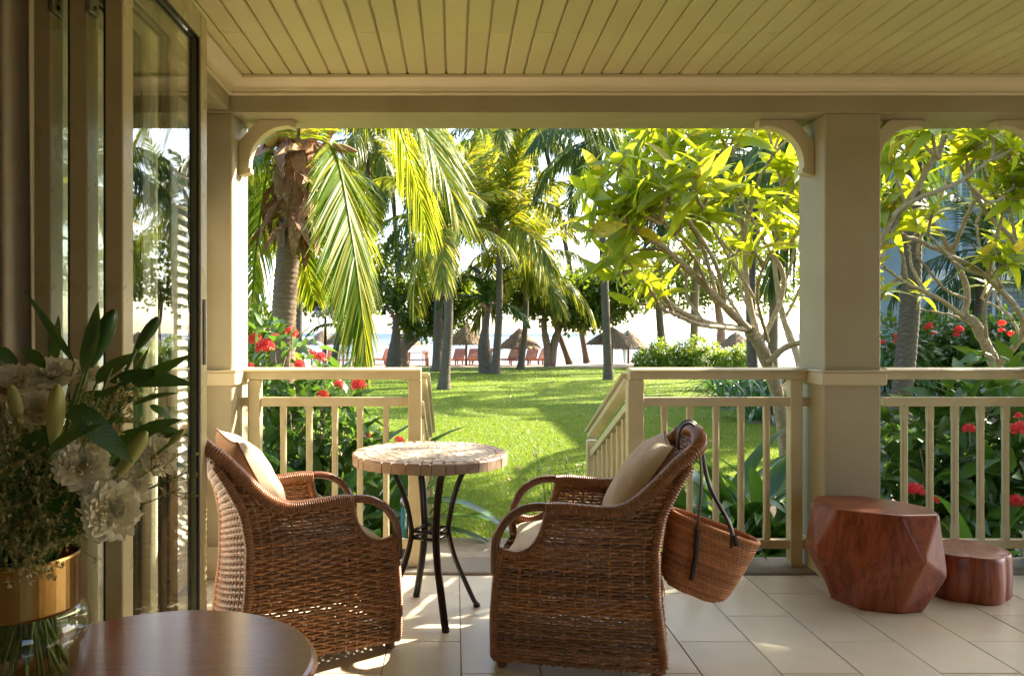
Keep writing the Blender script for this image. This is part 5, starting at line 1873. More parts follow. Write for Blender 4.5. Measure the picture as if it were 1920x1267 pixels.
b1 = gb(1484, 7.4)
L1 = [
    ([b1, pp(1478, 880, 7.4), pp(1458, 740, 7.2), pp(1425, 650, 7.0), pp(1403, 618, 6.9)], 0.085, 0.06),
    ([pp(1403, 618, 6.9), pp(1345, 560, 6.6), pp(1290, 505, 6.4), pp(1230, 455, 6.2), pp(1175, 425, 6.1)], 0.045, 0.022),
    ([pp(1403, 618, 6.9), pp(1330, 606, 6.6), pp(1270, 580, 6.4), pp(1215, 530, 6.2), pp(1190, 505, 6.1)], 0.035, 0.018),
    ([pp(1403, 618, 6.9), pp(1320, 610, 6.3), pp(1265, 590, 6.0), pp(1235, 575, 5.9)], 0.026, 0.014),
    ([pp(1345, 560, 6.6), pp(1320, 470, 6.7), pp(1305, 440, 6.8)], 0.022, 0.015),
    ([pp(1425, 650, 7.0), pp(1400, 540, 7.2), pp(1395, 440, 7.3), pp(1375, 370, 7.3), pp(1345, 300, 7.2)], 0.038, 0.018),
    ([pp(1395, 440, 7.3), pp(1412, 370, 7.2), pp(1432, 320, 7.0), pp(1450, 290, 6.9)], 0.026, 0.015),
    ([pp(1458, 740, 7.2), pp(1500, 690, 7.4), pp(1470, 600, 7.7), pp(1455, 520, 7.9), pp(1450, 440, 8.0)], 0.055, 0.02),
    ([pp(1440, 680, 7.0), pp(1475, 650, 6.9), pp(1535, 630, 6.7), pp(1600, 560, 6.5), pp(1660, 470, 6.4)], 0.035, 0.018),
    ([pp(1425, 650, 7.0), pp(1470, 530, 7.1), pp(1425, 440, 7.1), pp(1405, 400, 7.0)], 0.03, 0.016),
    ([pp(1360, 575, 6.7), pp(1340, 490, 6.4), pp(1280, 400, 6.2), pp(1255, 380, 6.1)], 0.024, 0.014),
    ([pp(1290, 505, 6.4), pp(1240, 470, 6.5), pp(1190, 470, 6.6)], 0.02, 0.013),
    ([pp(1375, 370, 7.3), pp(1320, 310, 6.9), pp(1250, 270, 6.6)], 0.022, 0.013),
    ([pp(1450, 440, 8.0), pp(1490, 390, 8.0), pp(1520, 320, 8.0)], 0.022, 0.013),
]
T1 = []
def tipdef(px, py, d, dx, dz, dy=-0.2):
    return (pp(px, py, d), (dx, dy, dz))
for v in [(1175, 425, 6.1, -1, 0.35), (1190, 505, 6.1, -1, 0.1), (1305, 440, 6.8, -0.2, 1), (1345, 300, 7.2, -0.2, 1), (1450, 290, 6.9, 0.3, 1), (1450, 440, 8.0, 0, 1),
          (1405, 400, 7.0, -0.2, 1), (1255, 380, 6.1, -0.6, 0.8), (1190, 470, 6.6, -1, 0.3), (1250, 270, 6.6, -0.7, 0.7), (1520, 320, 8.0, 0.4, 1), (1215, 455, 6.2, -0.5, 0.9), (1240, 420, 6.0, -0.6, 0.8), (1300, 350, 6.3, -0.4, 0.9),
          (1280, 300, 6.8, -0.4, 1), (1370, 290, 6.6, 0, 1), (1410, 260, 7.4, 0, 1), (1320, 390, 5.9, -0.4, 0.8), (1470, 470, 6.9, 0.2, 1), (1465, 350, 7.4, 0.3, 1), (1170, 370, 6.3, -0.8, 0.6), (1330, 250, 7.4, -0.2, 1), (1225, 330, 6.6, -0.6, 0.8)]:
    T1.append(tipdef(*v))
T1 += [tipdef(1235, 572, 5.9, -0.9, 0.15) + (2, 0.62), tipdef(1262, 588, 6.0, -0.8, 0.2) + (1, 0.6)]
g = np.random.default_rng(14)
# slender side branches, most of them bare until their tips
for (x0, y0, d0, x1, y1, d1, x2, y2, d2) in [(1330, 545, 6.5, 1300, 480, 6.3, 1265, 440, 6.2), (1395, 605, 6.9, 1340, 520, 7.2, 1310, 470, 7.4), (1415, 560, 7.1, 1360, 470, 7.0, 1330, 420, 6.9),
        (1400, 480, 7.3, 1440, 420, 7.5, 1470, 385, 7.6), (1460, 560, 7.8, 1485, 490, 7.7, 1490, 430, 7.6), (1430, 600, 7.1, 1395, 560, 7.6, 1380, 480, 7.9), (1320, 605, 6.5, 1290, 560, 6.7, 1285, 520, 6.8),
        (1360, 615, 6.7, 1290, 600, 6.9, 1225, 555, 7.0), (1470, 600, 7.7, 1500, 540, 7.9, 1515, 480, 8.0), (1440, 640, 7.0, 1420, 560, 6.6, 1430, 500, 6.4), (1250, 470, 6.3, 1210, 440, 6.6, 1150, 440, 6.8), (1380, 440, 7.2, 1340, 400, 7.5, 1300, 395, 7.6)]:
    L1.append(([pp(x0, y0, d0), pp(x1, y1, d1), pp(x2, y2, d2)], 0.02, 0.012))
    T1.append((pp(x2, y2, d2), (0.3 * (x2 - x0) / 60, -0.1, 1.0), 2, 0.85))
plumeria('spreading plumeria tree with bare forked branches behind the right railing', b1, L1, T1, 61, 300, (7, 11), extra=3, size=(0.5, 1.2))

b2 = gb(1930, 8.2)
L2 = [
    ([b2, pp(1905, 780, 8.1), pp(1868, 690, 8.0), pp(1830, 610, 7.9), pp(1808, 595, 7.9)], 0.075, 0.052),
    ([pp(1808, 595, 7.9), pp(1812, 540, 7.9), pp(1785, 475, 7.8), pp(1740, 400, 7.7), pp(1725, 330, 7.6)], 0.04, 0.02),
    ([pp(1785, 475, 7.8), pp(1815, 400, 7.6), pp(1850, 340, 7.4)], 0.028, 0.016),
    ([pp(1808, 595, 7.9), pp(1760, 560, 7.6), pp(1700, 530, 7.3), pp(1655, 500, 7.1)], 0.03, 0.016),
    ([pp(1868, 690, 8.0), pp(1920, 610, 7.6), pp(1850, 520, 7.4), pp(1760, 470, 7.2), pp(1690, 440, 7.1)], 0.04, 0.018),
    ([pp(1920, 610, 7.6), pp(1960, 540, 7.4), pp(1900, 450, 7.3), pp(1850, 400, 7.2), pp(1810, 330, 7.1)], 0.036, 0.016),
    ([pp(1850, 520, 7.4), pp(1870, 440, 7.2), pp(1880, 400, 7.1)], 0.022, 0.014),
    ([pp(1655, 460, 6.9), pp(1720, 350, 6.8), pp(1760, 280, 6.7), pp(1775, 235, 6.7)], 0.034, 0.02),
    ([pp(1640, 480, 6.9), pp(1690, 390, 6.8), pp(1790, 345, 6.7), pp(1860, 300, 6.6)], 0.03, 0.016),
    ([pp(1700, 530, 7.3), pp(1690, 470, 7.2), pp(1665, 420, 7.1)], 0.02, 0.014),
    ([pp(1960, 540, 7.4), pp(1985, 450, 7.2), pp(1930, 380, 7.0)], 0.03, 0.016),
]
T2 = [tipdef(*v) for v in [(1725, 330, 7.6, -0.2, 1), (1850, 340, 7.4, 0.3, 1), (1655, 500, 7.1, -1, 0.3), (1690, 440, 7.1, -0.7, 0.6), (1810, 330, 7.1, -0.3, 1), (1880, 400, 7.1, 0.1, 1), (1775, 235, 6.7, 0, 1), (1860, 300, 6.6, 0.5, 0.8), (1665, 420, 7.1, -0.5, 0.8),
                           (1930, 380, 7.0, 0.1, 1), (1830, 285, 6.9, 0, 1), (1700, 290, 7.0, -0.4, 0.9), (1740, 265, 7.3, -0.2, 1), (1890, 260, 7.2, 0.2, 1), (1760, 300, 6.4, -0.2, 0.9), (1690, 330, 6.6, -0.5, 0.8), (1920, 300, 7.0, 0.3, 1), (1860, 520, 7.2, 0.2, 0.8)]]
for (x0, y0, d0, x1, y1, d1, x2, y2, d2) in [(1812, 560, 7.9, 1770, 540, 7.6, 1720, 480, 7.5), (1785, 475, 7.8, 1750, 450, 7.9, 1700, 390, 8.0), (1850, 640, 7.9, 1850, 560, 7.7, 1900, 480, 7.6), (1880, 540, 7.4, 1840, 470, 7.6, 1830, 420, 7.7),
        (1860, 520, 7.4, 1800, 500, 7.2, 1740, 440, 7.1), (1750, 400, 7.7, 1775, 340, 7.8, 1790, 300, 7.8), (1700, 390, 6.8, 1680, 330, 6.9, 1672, 290, 7.0), (1900, 600, 7.6, 1870, 560, 7.9, 1860, 470, 8.1), (1740, 555, 7.5, 1710, 500, 7.7, 1705, 455, 7.8),
        (1905, 450, 7.3, 1890, 380, 7.2, 1870, 350, 7.2), (1920, 640, 8.0, 1890, 590, 8.2, 1840, 560, 8.3), (1830, 610, 7.9, 1780, 590, 8.1, 1720, 580, 8.2), (1690, 520, 7.3, 1660, 540, 7.2, 1640, 590, 7.1), (1820, 350, 6.7, 1860, 380, 6.9, 1900, 350, 7.0)]:
    L2.append(([pp(x0, y0, d0), pp(x1, y1, d1), pp(x2, y2, d2)], 0.019, 0.012))
    T2.append((pp(x2, y2, d2), (0.3 * (x2 - x0) / 60, -0.1, 1.0), 1, 0.8))
# unseen upper crown, added to break up the sunlight that reaches the verandah
g = np.random.default_rng(15)
for k in range(8):
    q = np.array([g.uniform(4.3, 6.6), g.uniform(5.7, 7.4), g.uniform(3.7, 5.0)])
    L2.append(([pp(1775, 235, 6.7) if k % 2 else pp(1890, 300, 7.0), (q + pp(1830, 235, 6.8)) / 2 + g.normal(0, 0.15, 3), q], 0.02, 0.012))
    T2.append((q, (g.normal(0, 0.4), g.normal(0, 0.4), 1.0), 2, 1.0))
plumeria('plumeria tree with many bare branches filling the right bay', b2, L2, T2, 62, 290, (9, 14), extra=3, size=(0.45, 1.0))

# ================================================================== shrubs
shrub_leaf = {}
for key, mt in (('ixora', M['ixora']), ('hedge', M['hedge'])):
    shrub_leaf[key] = [leaf_mesh('shrub_leaf', mt, L=0.15, W=0.062, nseg=5, droop=0.3, fold=0.22), leaf_mesh('shrub_leaf', mt, L=0.15, W=0.055, nseg=5, droop=0.6, fold=0.3)]
sl_arr = leaf_arrays(L=0.15, W=0.06, nseg=3, droop=0.4, fold=0.22)

# flower head: dome of four-petalled florets on thin tubes
a = Agg()
g = np.random.default_rng(77)
for k in range(46):
    f = (k + 0.5) / 46
    th = math.acos(1 - 1.15 * f)
    az = k * 2.39996
    d = np.array([math.sin(th) * math.cos(az), math.sin(th) * math.sin(az), math.cos(th)])
    c = d * 0.05 * g.uniform(0.85, 1.1)
    fr = frame_from(d, [0.2, 0.1, 1])
    for q in range(4):
        an = q * PI / 2 + az
        e = fr[:, 1] * math.cos(an) + fr[:, 2] * math.sin(an)
        e2 = -fr[:, 1] * math.sin(an) + fr[:, 2] * math.cos(an)
        a.add([c, c + e * 0.008 + e2 * 0.005 + d * 0.002, c + e * 0.017 - d * 0.002, c + e * 0.008 - e2 * 0.005 + d * 0.002], [[0, 1, 2, 3]])
    a.add([[0, 0, -0.01], c, c + fr[:, 1] * 0.002], [[0, 1, 2]])
flower = a.mesh('flower_head')
flower.materials.append(M['red'])


def shrub(label, base, blobs, nleaf, nparts, size, seed, key='ixora', flowers=(), group=None, name='flowering_shrub', cat='shrub', mat=None, stems=10):
    g = np.random.default_rng(seed)
    base = np.asarray(base, float)
    t = thing(name, label, cat, tuple(base), group=group)
    tot = sum(r[0] * r[1] * r[2] for _, r in blobs)
    rest = Agg()
    st = Agg()
    RV, RF, RU = sl_arr
    cnt = 0
    for (c, r) in blobs:
        c = np.asarray(c) - base
        r = np.asarray(r)
        n = int(nleaf * r[0] * r[1] * r[2] / tot)
        d = g.normal(0, 1, (n, 3))
        d /= np.linalg.norm(d, axis=1)[:, None]
        P = c + d * (g.uniform(0.25, 1.0, (n, 1)) ** 0.45) * r
        for i in range(n):
            if P[i][2] + base[2] < LAWN_Z + 0.03:
                continue
            Tn = d[i] + g.normal(0, 0.55, 3) + np.array([0, 0, -0.05])
            up = np.array([0, 0, 1.0]) + g.normal(0, 0.35, 3)
            s = size * g.uniform(0.7, 1.25)
            R = frame_from(Tn, up) * s
            if cnt < nparts and (d[i][1] < 0.25):
                o = link('leaf', shrub_leaf[key][i % 2], None, t)
                M4 = np.eye(4); M4[:3, :3] = R; M4[:3, 3] = P[i]
                place(o, M4)
                cnt += 1
            else:
                rest.add(RV @ R.T + P[i], RF, RU)
        for k in range(stems):
            q = c + g.normal(0, 0.35, 3) * r
            b0 = np.array([c[0] * 0.8 + g.normal(0, 0.1), c[1] * 0.8 + g.normal(0, 0.1), 0.0])
            st.tube(spline([b0, (b0 + q) / 2 + g.normal(0, 0.04, 3), q], 8), np.linspace(0.009, 0.004, 8), 5)
    if rest.n:
        o = rest.build('foliage', mat or M[key], t, smooth=True); o['kind'] = 'stuff'
    o = st.build('stems', M['bark_tan'], t, smooth=True); o['kind'] = 'stuff'
    for (p, s) in flowers:
        p = np.asarray(p)
        o = link('flower_head', flower, None, t, tuple(p - base), (g.uniform(-0.5, 0.3), g.uniform(-0.4, 0.4), g.uniform(0, 6)), (s, s, s))
        q = p - base
        Agg().tube([q * [1, 1, 0.93], q], 0.004, 5).build('flower_stalk', M['stem'], t)
    return t

IX = 'red-flowered shrubs by the verandah'
shrub('red-flowered shrub beside the sunlit column behind the railing', gb(505, 5.7), [(pp(505, 690, 5.7), (0.42, 0.4, 0.34)), (pp(535, 800, 5.6), (0.45, 0.35, 0.40)), (pp(500, 900, 5.5), (0.4, 0.35, 0.4))], 620, 200, 1.0, 71,
      flowers=[(pp(497, 652, 5.35), 1.25), (pp(516, 636, 5.6), 0.8), (pp(546, 626, 5.7), 1.0), (pp(478, 636, 5.5), 0.9), (pp(468, 690, 5.3), 0.7), (pp(562, 685, 5.3), 0.8), (pp(600, 672, 5.5), 0.9), (pp(584, 665, 5.7), 0.7)], group=IX)
shrub('red-flowered shrub beyond the railing by the mosaic table', gb(620, 5.9), [(pp(615, 740, 5.9), (0.34, 0.35, 0.2)), (pp(610, 820, 5.8), (0.42, 0.35, 0.4)), (pp(660, 880, 5.7), (0.36, 0.3, 0.33)), (pp(600, 930, 5.5), (0.45, 0.3, 0.35))], 560, 200, 1.0, 72,
      flowers=[(pp(673, 724, 5.55), 1.1), (pp(635, 722, 5.6), 0.75), (pp(605, 742, 5.4), 0.8), (pp(748, 826, 5.6), 0.7), (pp(690, 818, 5.6), 0.5)], group=IX)
shrub('leafy shrub close behind the stairs beyond the mosaic table', gb(735, 5.6), [(pp(735, 930, 5.6), (0.3, 0.28, 0.3)), (pp(700, 1000, 5.3), (0.3, 0.25, 0.25))], 200, 100, 0.95, 73, group=IX)
shrub('large-leaved red-flowered shrub behind the low lobed stool', gb(1800, 5.8), [(pp(1760, 860, 5.9), (0.5, 0.4, 0.48)), (pp(1850, 830, 5.7), (0.5, 0.4, 0.5)), (pp(1800, 950, 5.4), (0.5, 0.35, 0.35))], 620, 220, 1.5, 74,
      flowers=[(pp(1714, 922, 5.05), 1.15), (pp(1750, 938, 5.0), 0.75), (pp(1818, 806, 5.1), 0.8), (pp(1905, 942, 5.0), 1.0), (pp(1912, 806, 5.05), 1.1), (pp(1910, 780, 5.2), 0.5)], group=IX)
shrub('leafy shrub at the right edge behind the far railing', gb(1925, 5.9), [(pp(1925, 800, 5.9), (0.4, 0.4, 0.5)), (pp(1920, 920, 5.6), (0.45, 0.35, 0.45)), (pp(1900, 700, 6.3), (0.3, 0.3, 0.25))], 380, 140, 1.4, 75, group=IX)
shrub('leafy shrub just behind the square column in the right bay', gb(1680, 6.4), [(pp(1680, 880, 6.4), (0.4, 0.4, 0.4)), (pp(1670, 960, 5.6), (0.3, 0.3, 0.3))], 260, 100, 1.2, 76, group=IX)
# dark flowering hedge before the house in the right bay
DH = 'dark flowering shrubs before the grey house'
for k, (px, dd, lab) in enumerate([(1675, 14.0, 'dark flowering shrub beside the square column in the right bay'), (1745, 14.5, 'dark flowering shrub behind the mottled palm trunk'), (1815, 14.0, 'dark flowering shrub below the louvred shutters'), (1890, 13.5, 'dark flowering shrub at the right edge before the grey house'), (1960, 13.5, 'dark flowering shrub partly out of view past the right edge')]):
    g = np.random.default_rng(80 + k)
    fl = [(pp(px + g.uniform(-30, 30), g.uniform(605, 650), dd - 0.85), g.uniform(0.8, 1.5)) for _ in range(4)]
    shrub(lab, gb(px, dd), [(pp(px, 655, dd), (0.62, 0.7, 0.62)), (pp(px + 20, 690, dd - 0.2), (0.62, 0.6, 0.45))], 1100, 0, 1.2, 80 + k, flowers=fl, group=DH)
# bright hedge at the end of the lawn
for k, (px, dd, r, lab) in enumerate([(1222, 37.5, 0.9, 'bright green shrub at the end of the lawn near the surfboard'), (1275, 37.0, 1.05, 'bright green shrub between the two hedge palms'), (1325, 36.5, 0.95, 'bright green shrub right of the tan palm trunk'), (1375, 36.0, 0.9, 'bright green shrub behind the dark strap-leaf bed')]):
    shrub(lab, gb(px, dd), [(gb(px, dd) + np.array([0, 0, 0.42]), (r, 0.8, 0.58)), (gb(px, dd) + np.array([0.5 * math.sin(k * 2.1 + 1), 0, 0.95 + 0.2 * math.sin(k * 3.7)]), (r * 0.5, 0.6, 0.5)), (gb(px, dd) + np.array([-0.5, -0.4, 0.45]), (r * 0.55, 0.5, 0.45)), (gb(px, dd) + np.array([0.15, -0.5, 0.8 + 0.15 * math.cos(k * 2.9)]), (r * 0.35, 0.4, 0.42))], 1900, 0, 1.25, 90 + k, key='hedge', group='bright shrubs at the end of the lawn', name='hedge_shrub')
shrub('bright leafy shrub low beside the big near palm', gb(486, 12), [(pp(486, 625, 12), (0.4, 0.5, 0.45)), (pp(490, 680, 12), (0.5, 0.5, 0.5))], 500, 0, 1.5, 95, key='hedge', name='hedge_shrub')

# ---- strap-leaf lilies
def strap_mesh(L, W, e0, e1, mat, n=10, seed=0):
    p = arc_path(L, e0, e1, n + 1)
    s = np.linspace(0, 1, n + 1)
    w = W / 2 * np.clip(np.minimum(1, 0.55 + s * 1.6) * (1 - s ** 3.2), 0.01, 1)
    V, U = [], []
    for i in range(n + 1):
        V += [(p[i, 0], -w[i], p[i, 2] + 0.35 * w[i]), (p[i, 0], 0, p[i, 2]), (p[i, 0], w[i], p[i, 2] + 0.35 * w[i])]
        U += [(s[i], 0), (s[i], .5), (s[i], 1)]
    Fq = [[i * 3 + j, (i + 1) * 3 + j, (i + 1) * 3 + j + 1, i * 3 + j + 1] for i in range(n) for j in range(2)]
    me = Agg().add(V, np.array(Fq), U).mesh('strap_leaf', True)
    me.materials.append(mat)
    return me
straps = {'strap': [strap_mesh(0.75, 0.075, 82, 20, M['strap']), strap_mesh(0.8, 0.08, 70, -45, M['strap']), strap_mesh(0.7, 0.08, 50, -55, M['strap']), strap_mesh(0.65, 0.07, 75, -10, M['strap'])],
          'dark': [strap_mesh(0.8, 0.06, 80, 10, M['strapdark'], 6), strap_mesh(0.85, 0.06, 70, -50, M['strapdark'], 6), strap_mesh(0.75, 0.06, 50, -60, M['strapdark'], 6)]}

def lily(label, base, n, scale, seed, key='strap', group=None, spread=0.06):
    g = np.random.default_rng(seed)
    t = thing('strap_leaf_lily', label, 'plant', tuple(base), group=group)
    for k in range(n):
        az = k * 2.39996 + g.uniform(-0.3, 0.3)
        s = scale * g.uniform(0.75, 1.2)
        o = link('leaf', straps[key][k % len(straps[key])], None, t)
        o.matrix_local = Matrix.Translation((spread * math.cos(az) * g.random(), spread * math.sin(az) * g.random(), 0)) @ Matrix.Rotation(az, 4, 'Z') @ Matrix.Rotation(g.uniform(-0.2, 0.2), 4, 'X') @ Matrix.Diagonal((s, s, s, 1))
    return t
LG = 'strap-leaf lilies behind the railings'
for k, (px, dd, n, s, lab) in enumerate([
        (1325, 5.1, 16, 1.05, 'strap-leaf lily behind the straw bag and railing'), (1385, 5.3, 16, 1.15, 'strap-leaf lily behind the fourth and fifth balusters right of the steps'), (1445, 5.1, 16, 1.1, 'strap-leaf lily at the foot of the plumeria trunk'),
        (1415, 4.8, 12, 0.8, 'small strap-leaf lily close behind the railing near the column'), (1350, 4.75, 12, 0.8, 'small strap-leaf lily close behind the railing behind the bag'), (1470, 5.8, 14, 1.0, 'strap-leaf lily beside the square column, behind the newel post'),
        (640, 5.2, 16, 1.2, 'strap-leaf lily behind the railing left of the mosaic table'), (700, 5.0, 14, 1.1, 'strap-leaf lily behind the railing beside the mosaic table'), (575, 5.1, 14, 1.1, 'strap-leaf lily behind the railing and the armchair by the door'), (745, 5.0, 10, 0.7, 'small strap-leaf lily by the teal pipe'),
        (1690, 5.2, 12, 0.9, 'strap-leaf lily behind the first balusters of the right bay'), (1840, 4.9, 10, 0.8, 'strap-leaf lily between balusters above the lobed stool')]):
    lily(lab, gb(px, dd) + np.array([0, 0, 0.10]), int(n * 1.35), s * 1.42, 200 + k, group=LG)
# dark bed of strap leaves under the plumeria, and along the right bay
g = np.random.default_rng(9)
k = 0
ORD = ['first', 'second', 'third', 'fourth', 'fifth', 'sixth', 'seventh']
for row, (dd, x0, x1, n) in enumerate([(15.5, 1415, 1520, 5), (18.5, 1360, 1520, 6), (23, 1335, 1500, 6)]):
    for i in range(n):
        px = x0 + (x1 - x0) * i / (n - 1) + g.uniform(-6, 6)
        rowname = ['front', 'middle', 'back'][row]
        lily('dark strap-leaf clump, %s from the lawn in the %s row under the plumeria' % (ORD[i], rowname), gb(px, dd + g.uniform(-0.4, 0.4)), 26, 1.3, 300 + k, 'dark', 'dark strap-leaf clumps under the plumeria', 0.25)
        k += 1
for i in range(7):
    px = 1660 + i * 42
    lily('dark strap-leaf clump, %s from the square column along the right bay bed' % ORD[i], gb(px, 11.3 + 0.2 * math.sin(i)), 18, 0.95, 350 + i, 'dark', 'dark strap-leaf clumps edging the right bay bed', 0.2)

# little white-flowered weed by the steps
t = thing('white_flowered_plant', 'small wispy plant with white blossoms beside the garden steps', 'plant', tuple(gb(1040, 5.75)))
b = gb(1040, 5.75)
g = np.random.default_rng(12)
lf = Agg(); stv = Agg(); wf = Agg()
for (px, py) in ((1005, 850), (1030, 880), (1062, 862), (1085, 872), (1040, 900), (1070, 890), (1020, 905), (1055, 920), (1095, 895), (1010, 930), (1035, 945)):
    p = pp(px, py, 5.75 + g.uniform(-0.15, 0.15)) - b
    stv.tube(spline([np.array([g.uniform(-.03, .03), 0, 0]), p * 0.55 + g.normal(0, 0.02, 3), p], 8), 0.003, 4)
    for q in range(9):
        f = g.uniform(0.5, 1)
        R = frame_from(g.normal(0, 1, 3), [0, 0, 1.0]) * g.uniform(0.25, 0.42)
        lf.add(sl_arr[0] @ R.T + p * f, sl_arr[1], sl_arr[2])
    if py < 900:
        for q in range(12):
            R = frame_from(g.normal(0, 1, 3) + [0, 0, 1], [0, 0, 1.0]) * 0.012
            wf.add(petV @ R.T + p + g.normal(0, 0.009, 3), [[0, 1, 2, 3]])
lf.build('foliage', M['hedge'], t)['kind'] = 'stuff'
stv.build('stems', M['stem'], t)
wf.build('blossoms', M['whitepetal'], t)['kind'] = 'stuff'

# ================================================================== grass
g = np.random.default_rng(21)
def grass_patch(n, d0, d1, lo, hi, h, w):
    u = g.random(n)
    d = d0 * (d1 / d0) ** u
    x = d * (lo + (hi - lo) * g.random(n))
    P = np.stack([x, d, np.full(n, LAWN_Z)], 1)
    az = g.uniform(0, 2 * PI, n)
    hh = h * g.uniform(0.5, 1.3, n)
    ww = w * (d / d0) ** 0.6
    side = np.stack([np.cos(az), np.sin(az), 0 * az], 1) * ww[:, None] / 2
    lean = np.stack([g.normal(0, 0.55, n), g.normal(0, 0.55, n), np.ones(n)], 1) * hh[:, None]
    V = np.stack([P - side, P + side, P + lean], 1).reshape(-1, 3)
    F_ = np.arange(3 * n).reshape(-1, 3)
    return V, F_
a = Agg()
a.add(*grass_patch(150000, 5.4, 16, -0.16, 0.46, 0.036, 0.0055))
a.add(*grass_patch(60000, 16, 39, -0.20, 0.46, 0.045, 0.012))
a.add(*grass_patch(14000, 10.5, 13.5, 0.52, 0.66, 0.05, 0.009))
struct(a.build('grass', M['grass']), 'stuff', 'short bright green grass of the lawn', 'grass')

# dry leaves and bits of frond lying in the grass
g = np.random.default_rng(33)
a = Agg()
for k in range(130):
    d_ = 6.2 * (36 / 6.2) ** g.random()
    p = np.array([d_ * g.uniform(-0.12, 0.42), d_, LAWN_Z + 0.03])
    R = frame_from(np.array([g.normal(), g.normal(), g.normal() * 0.2]), np.array([g.normal() * 0.2, 0.1, 1])) * g.uniform(0.35, 1.0)
    a.add(sl_arr[0] @ R.T + p, sl_arr[1], sl_arr[2])
struct(a.build('fallen_leaves', M['husk']), 'stuff', 'dry brown leaves scattered over the lawn', 'leaves')

# ================================================================== beach furniture
def umbrella(label, px, d, py_top, w_px, py_brim, seed):
    g = np.random.default_rng(seed)
    b = np.array([(px - VX) * d / F_PX, d, -0.48])
    zt = EYE - (py_top - VY) * d / F_PX - b[2]
    zb = EYE - (py_brim - VY) * d / F_PX - b[2]
    R = w_px / 2 * d / F_PX
    t = thing('thatched_umbrella', label, 'beach umbrella', tuple(b), group='thatched beach umbrellas')
    Agg().tube([(0, 0, 0), (0.01, 0, zt * 0.5), (0, 0, zt * 0.95)], 0.065, 9).build('pole', M['pole'], t, smooth=True)
    a = Agg()
    n = 64
    H = zt - zb
    prof = [(0.02, zt), (0.10 * R, zt - 0.06 * H), (0.25 * R, zt - 0.2 * H), (0.27 * R, zt - 0.28 * H), (0.24 * R, zt - 0.26 * H), (0.5 * R, zt - 0.48 * H), (0.8 * R, zt - 0.76 * H), (0.97 * R, zt - 0.93 * H), (R, zb), (0.93 * R, zb + 0.02), (0.5 * R, zt - 0.6 * H)]
    a.lathe(prof, n, mod=lambda an: 1 + 0.02 * np.sin(an * 9) + g.normal(0, 0.012, len(an)))
    # straw fringe and loose straws lying down the slope
    for k in range(420):
        az = g.uniform(0, 2 * PI)
        f0 = g.uniform(0.2, 0.95)
        f1 = min(1.06, f0 + g.uniform(0.12, 0.3))
        def S(f):
            r = f * R * 1.015
            z = zt - H * (0.0 + 0.95 * f ** 1.0) + 0.035 - 0.10 * max(0, f - 0.92) * 6 * H
            return np.array([r * math.cos(az), r * math.sin(az), z])
        p0, p1 = S(f0), S(f1)
        tw = np.array([-math.sin(az), math.cos(az), 0]) * 0.022
        a.add([p0 - tw, p0 + tw, p1 + tw * 0.6, p1 - tw * 0.6], [[0, 1, 2, 3]])
    a.build('thatch', M['thatch'], t)
    return t
for k, v in enumerate([('thatched umbrella behind the lamp post, leftmost of the row', 606, 46, 618, 66, 646), ('thatched umbrella just right of the lamp post over the beach table', 643, 42, 614, 74, 645), ('thatched umbrella behind the bottle palm', 763, 47, 630, 68, 647), ('thatched umbrella right of the dark leaning palm, over two loungers', 874, 42.5, 606, 76, 646),
                       ('thatched umbrella behind the palm with golden drooping crown', 974, 43, 615, 80, 653), ('wide thatched umbrella behind the tall bare palm trunk', 1147, 42, 612, 96, 646), ('thatched umbrella with a blue board, right of the tall palm trunk', 1178, 45, 618, 76, 654), ('grey thatched umbrella seen behind the plumeria trunk', 1380, 40, 622, 66, 650)]):
    umbrella(*v, seed=400 + k)

def lounger_proto():
    t = thing('sun_lounger', 'x', 'sun lounger')
    # length along +Y (towards the sea), width along X, head end at -Y raised
    a = Agg()
    for s in (-0.31, 0.31):
        a.box(s - 0.03, s + 0.03, -0.95, 0.95, 0.26, 0.33, 0.008)
    a.box(-0.28, 0.28, -0.95, -0.89, 0.261, 0.329).box(-0.28, 0.28, 0.89, 0.95, 0.261, 0.329)
    a.build('bed_frame', M['teak'], t)
    for y in np.arange(-0.2, 0.88, 0.1):
        Agg().box(-0.278, 0.278, y, y + 0.075, 0.331, 0.35, 0.004).build('slat', M['teak'], t)
    Rm = Matrix.Translation((0, -0.28, 0.345)) @ Matrix.Rotation(math.radians(-50), 4, 'X')
    Ra = np.array(Rm)
    for y in np.arange(-0.74, -0.02, 0.092):
        Agg().box(-0.30, 0.30, y, y + 0.075, -0.01, 0.01, 0.004, Ra).build('back_slat', M['teak'], t)
    Agg().box(-0.315, -0.27, -0.76, 0.0, -0.04, -0.011, 0.004, Ra).box(0.27, 0.315, -0.76, 0.0, -0.04, -0.011, 0.004, Ra).build('back_frame', M['teak'], t)
    for sx in (-0.31, 0.31):
        for sy in (-0.8, 0.8):
            Agg().box(sx - 0.03, sx + 0.03, sy - 0.035, sy + 0.035, 0, 0.259, 0.006).build('leg', M['teak'], t)
    return t
lp = lounger_proto()
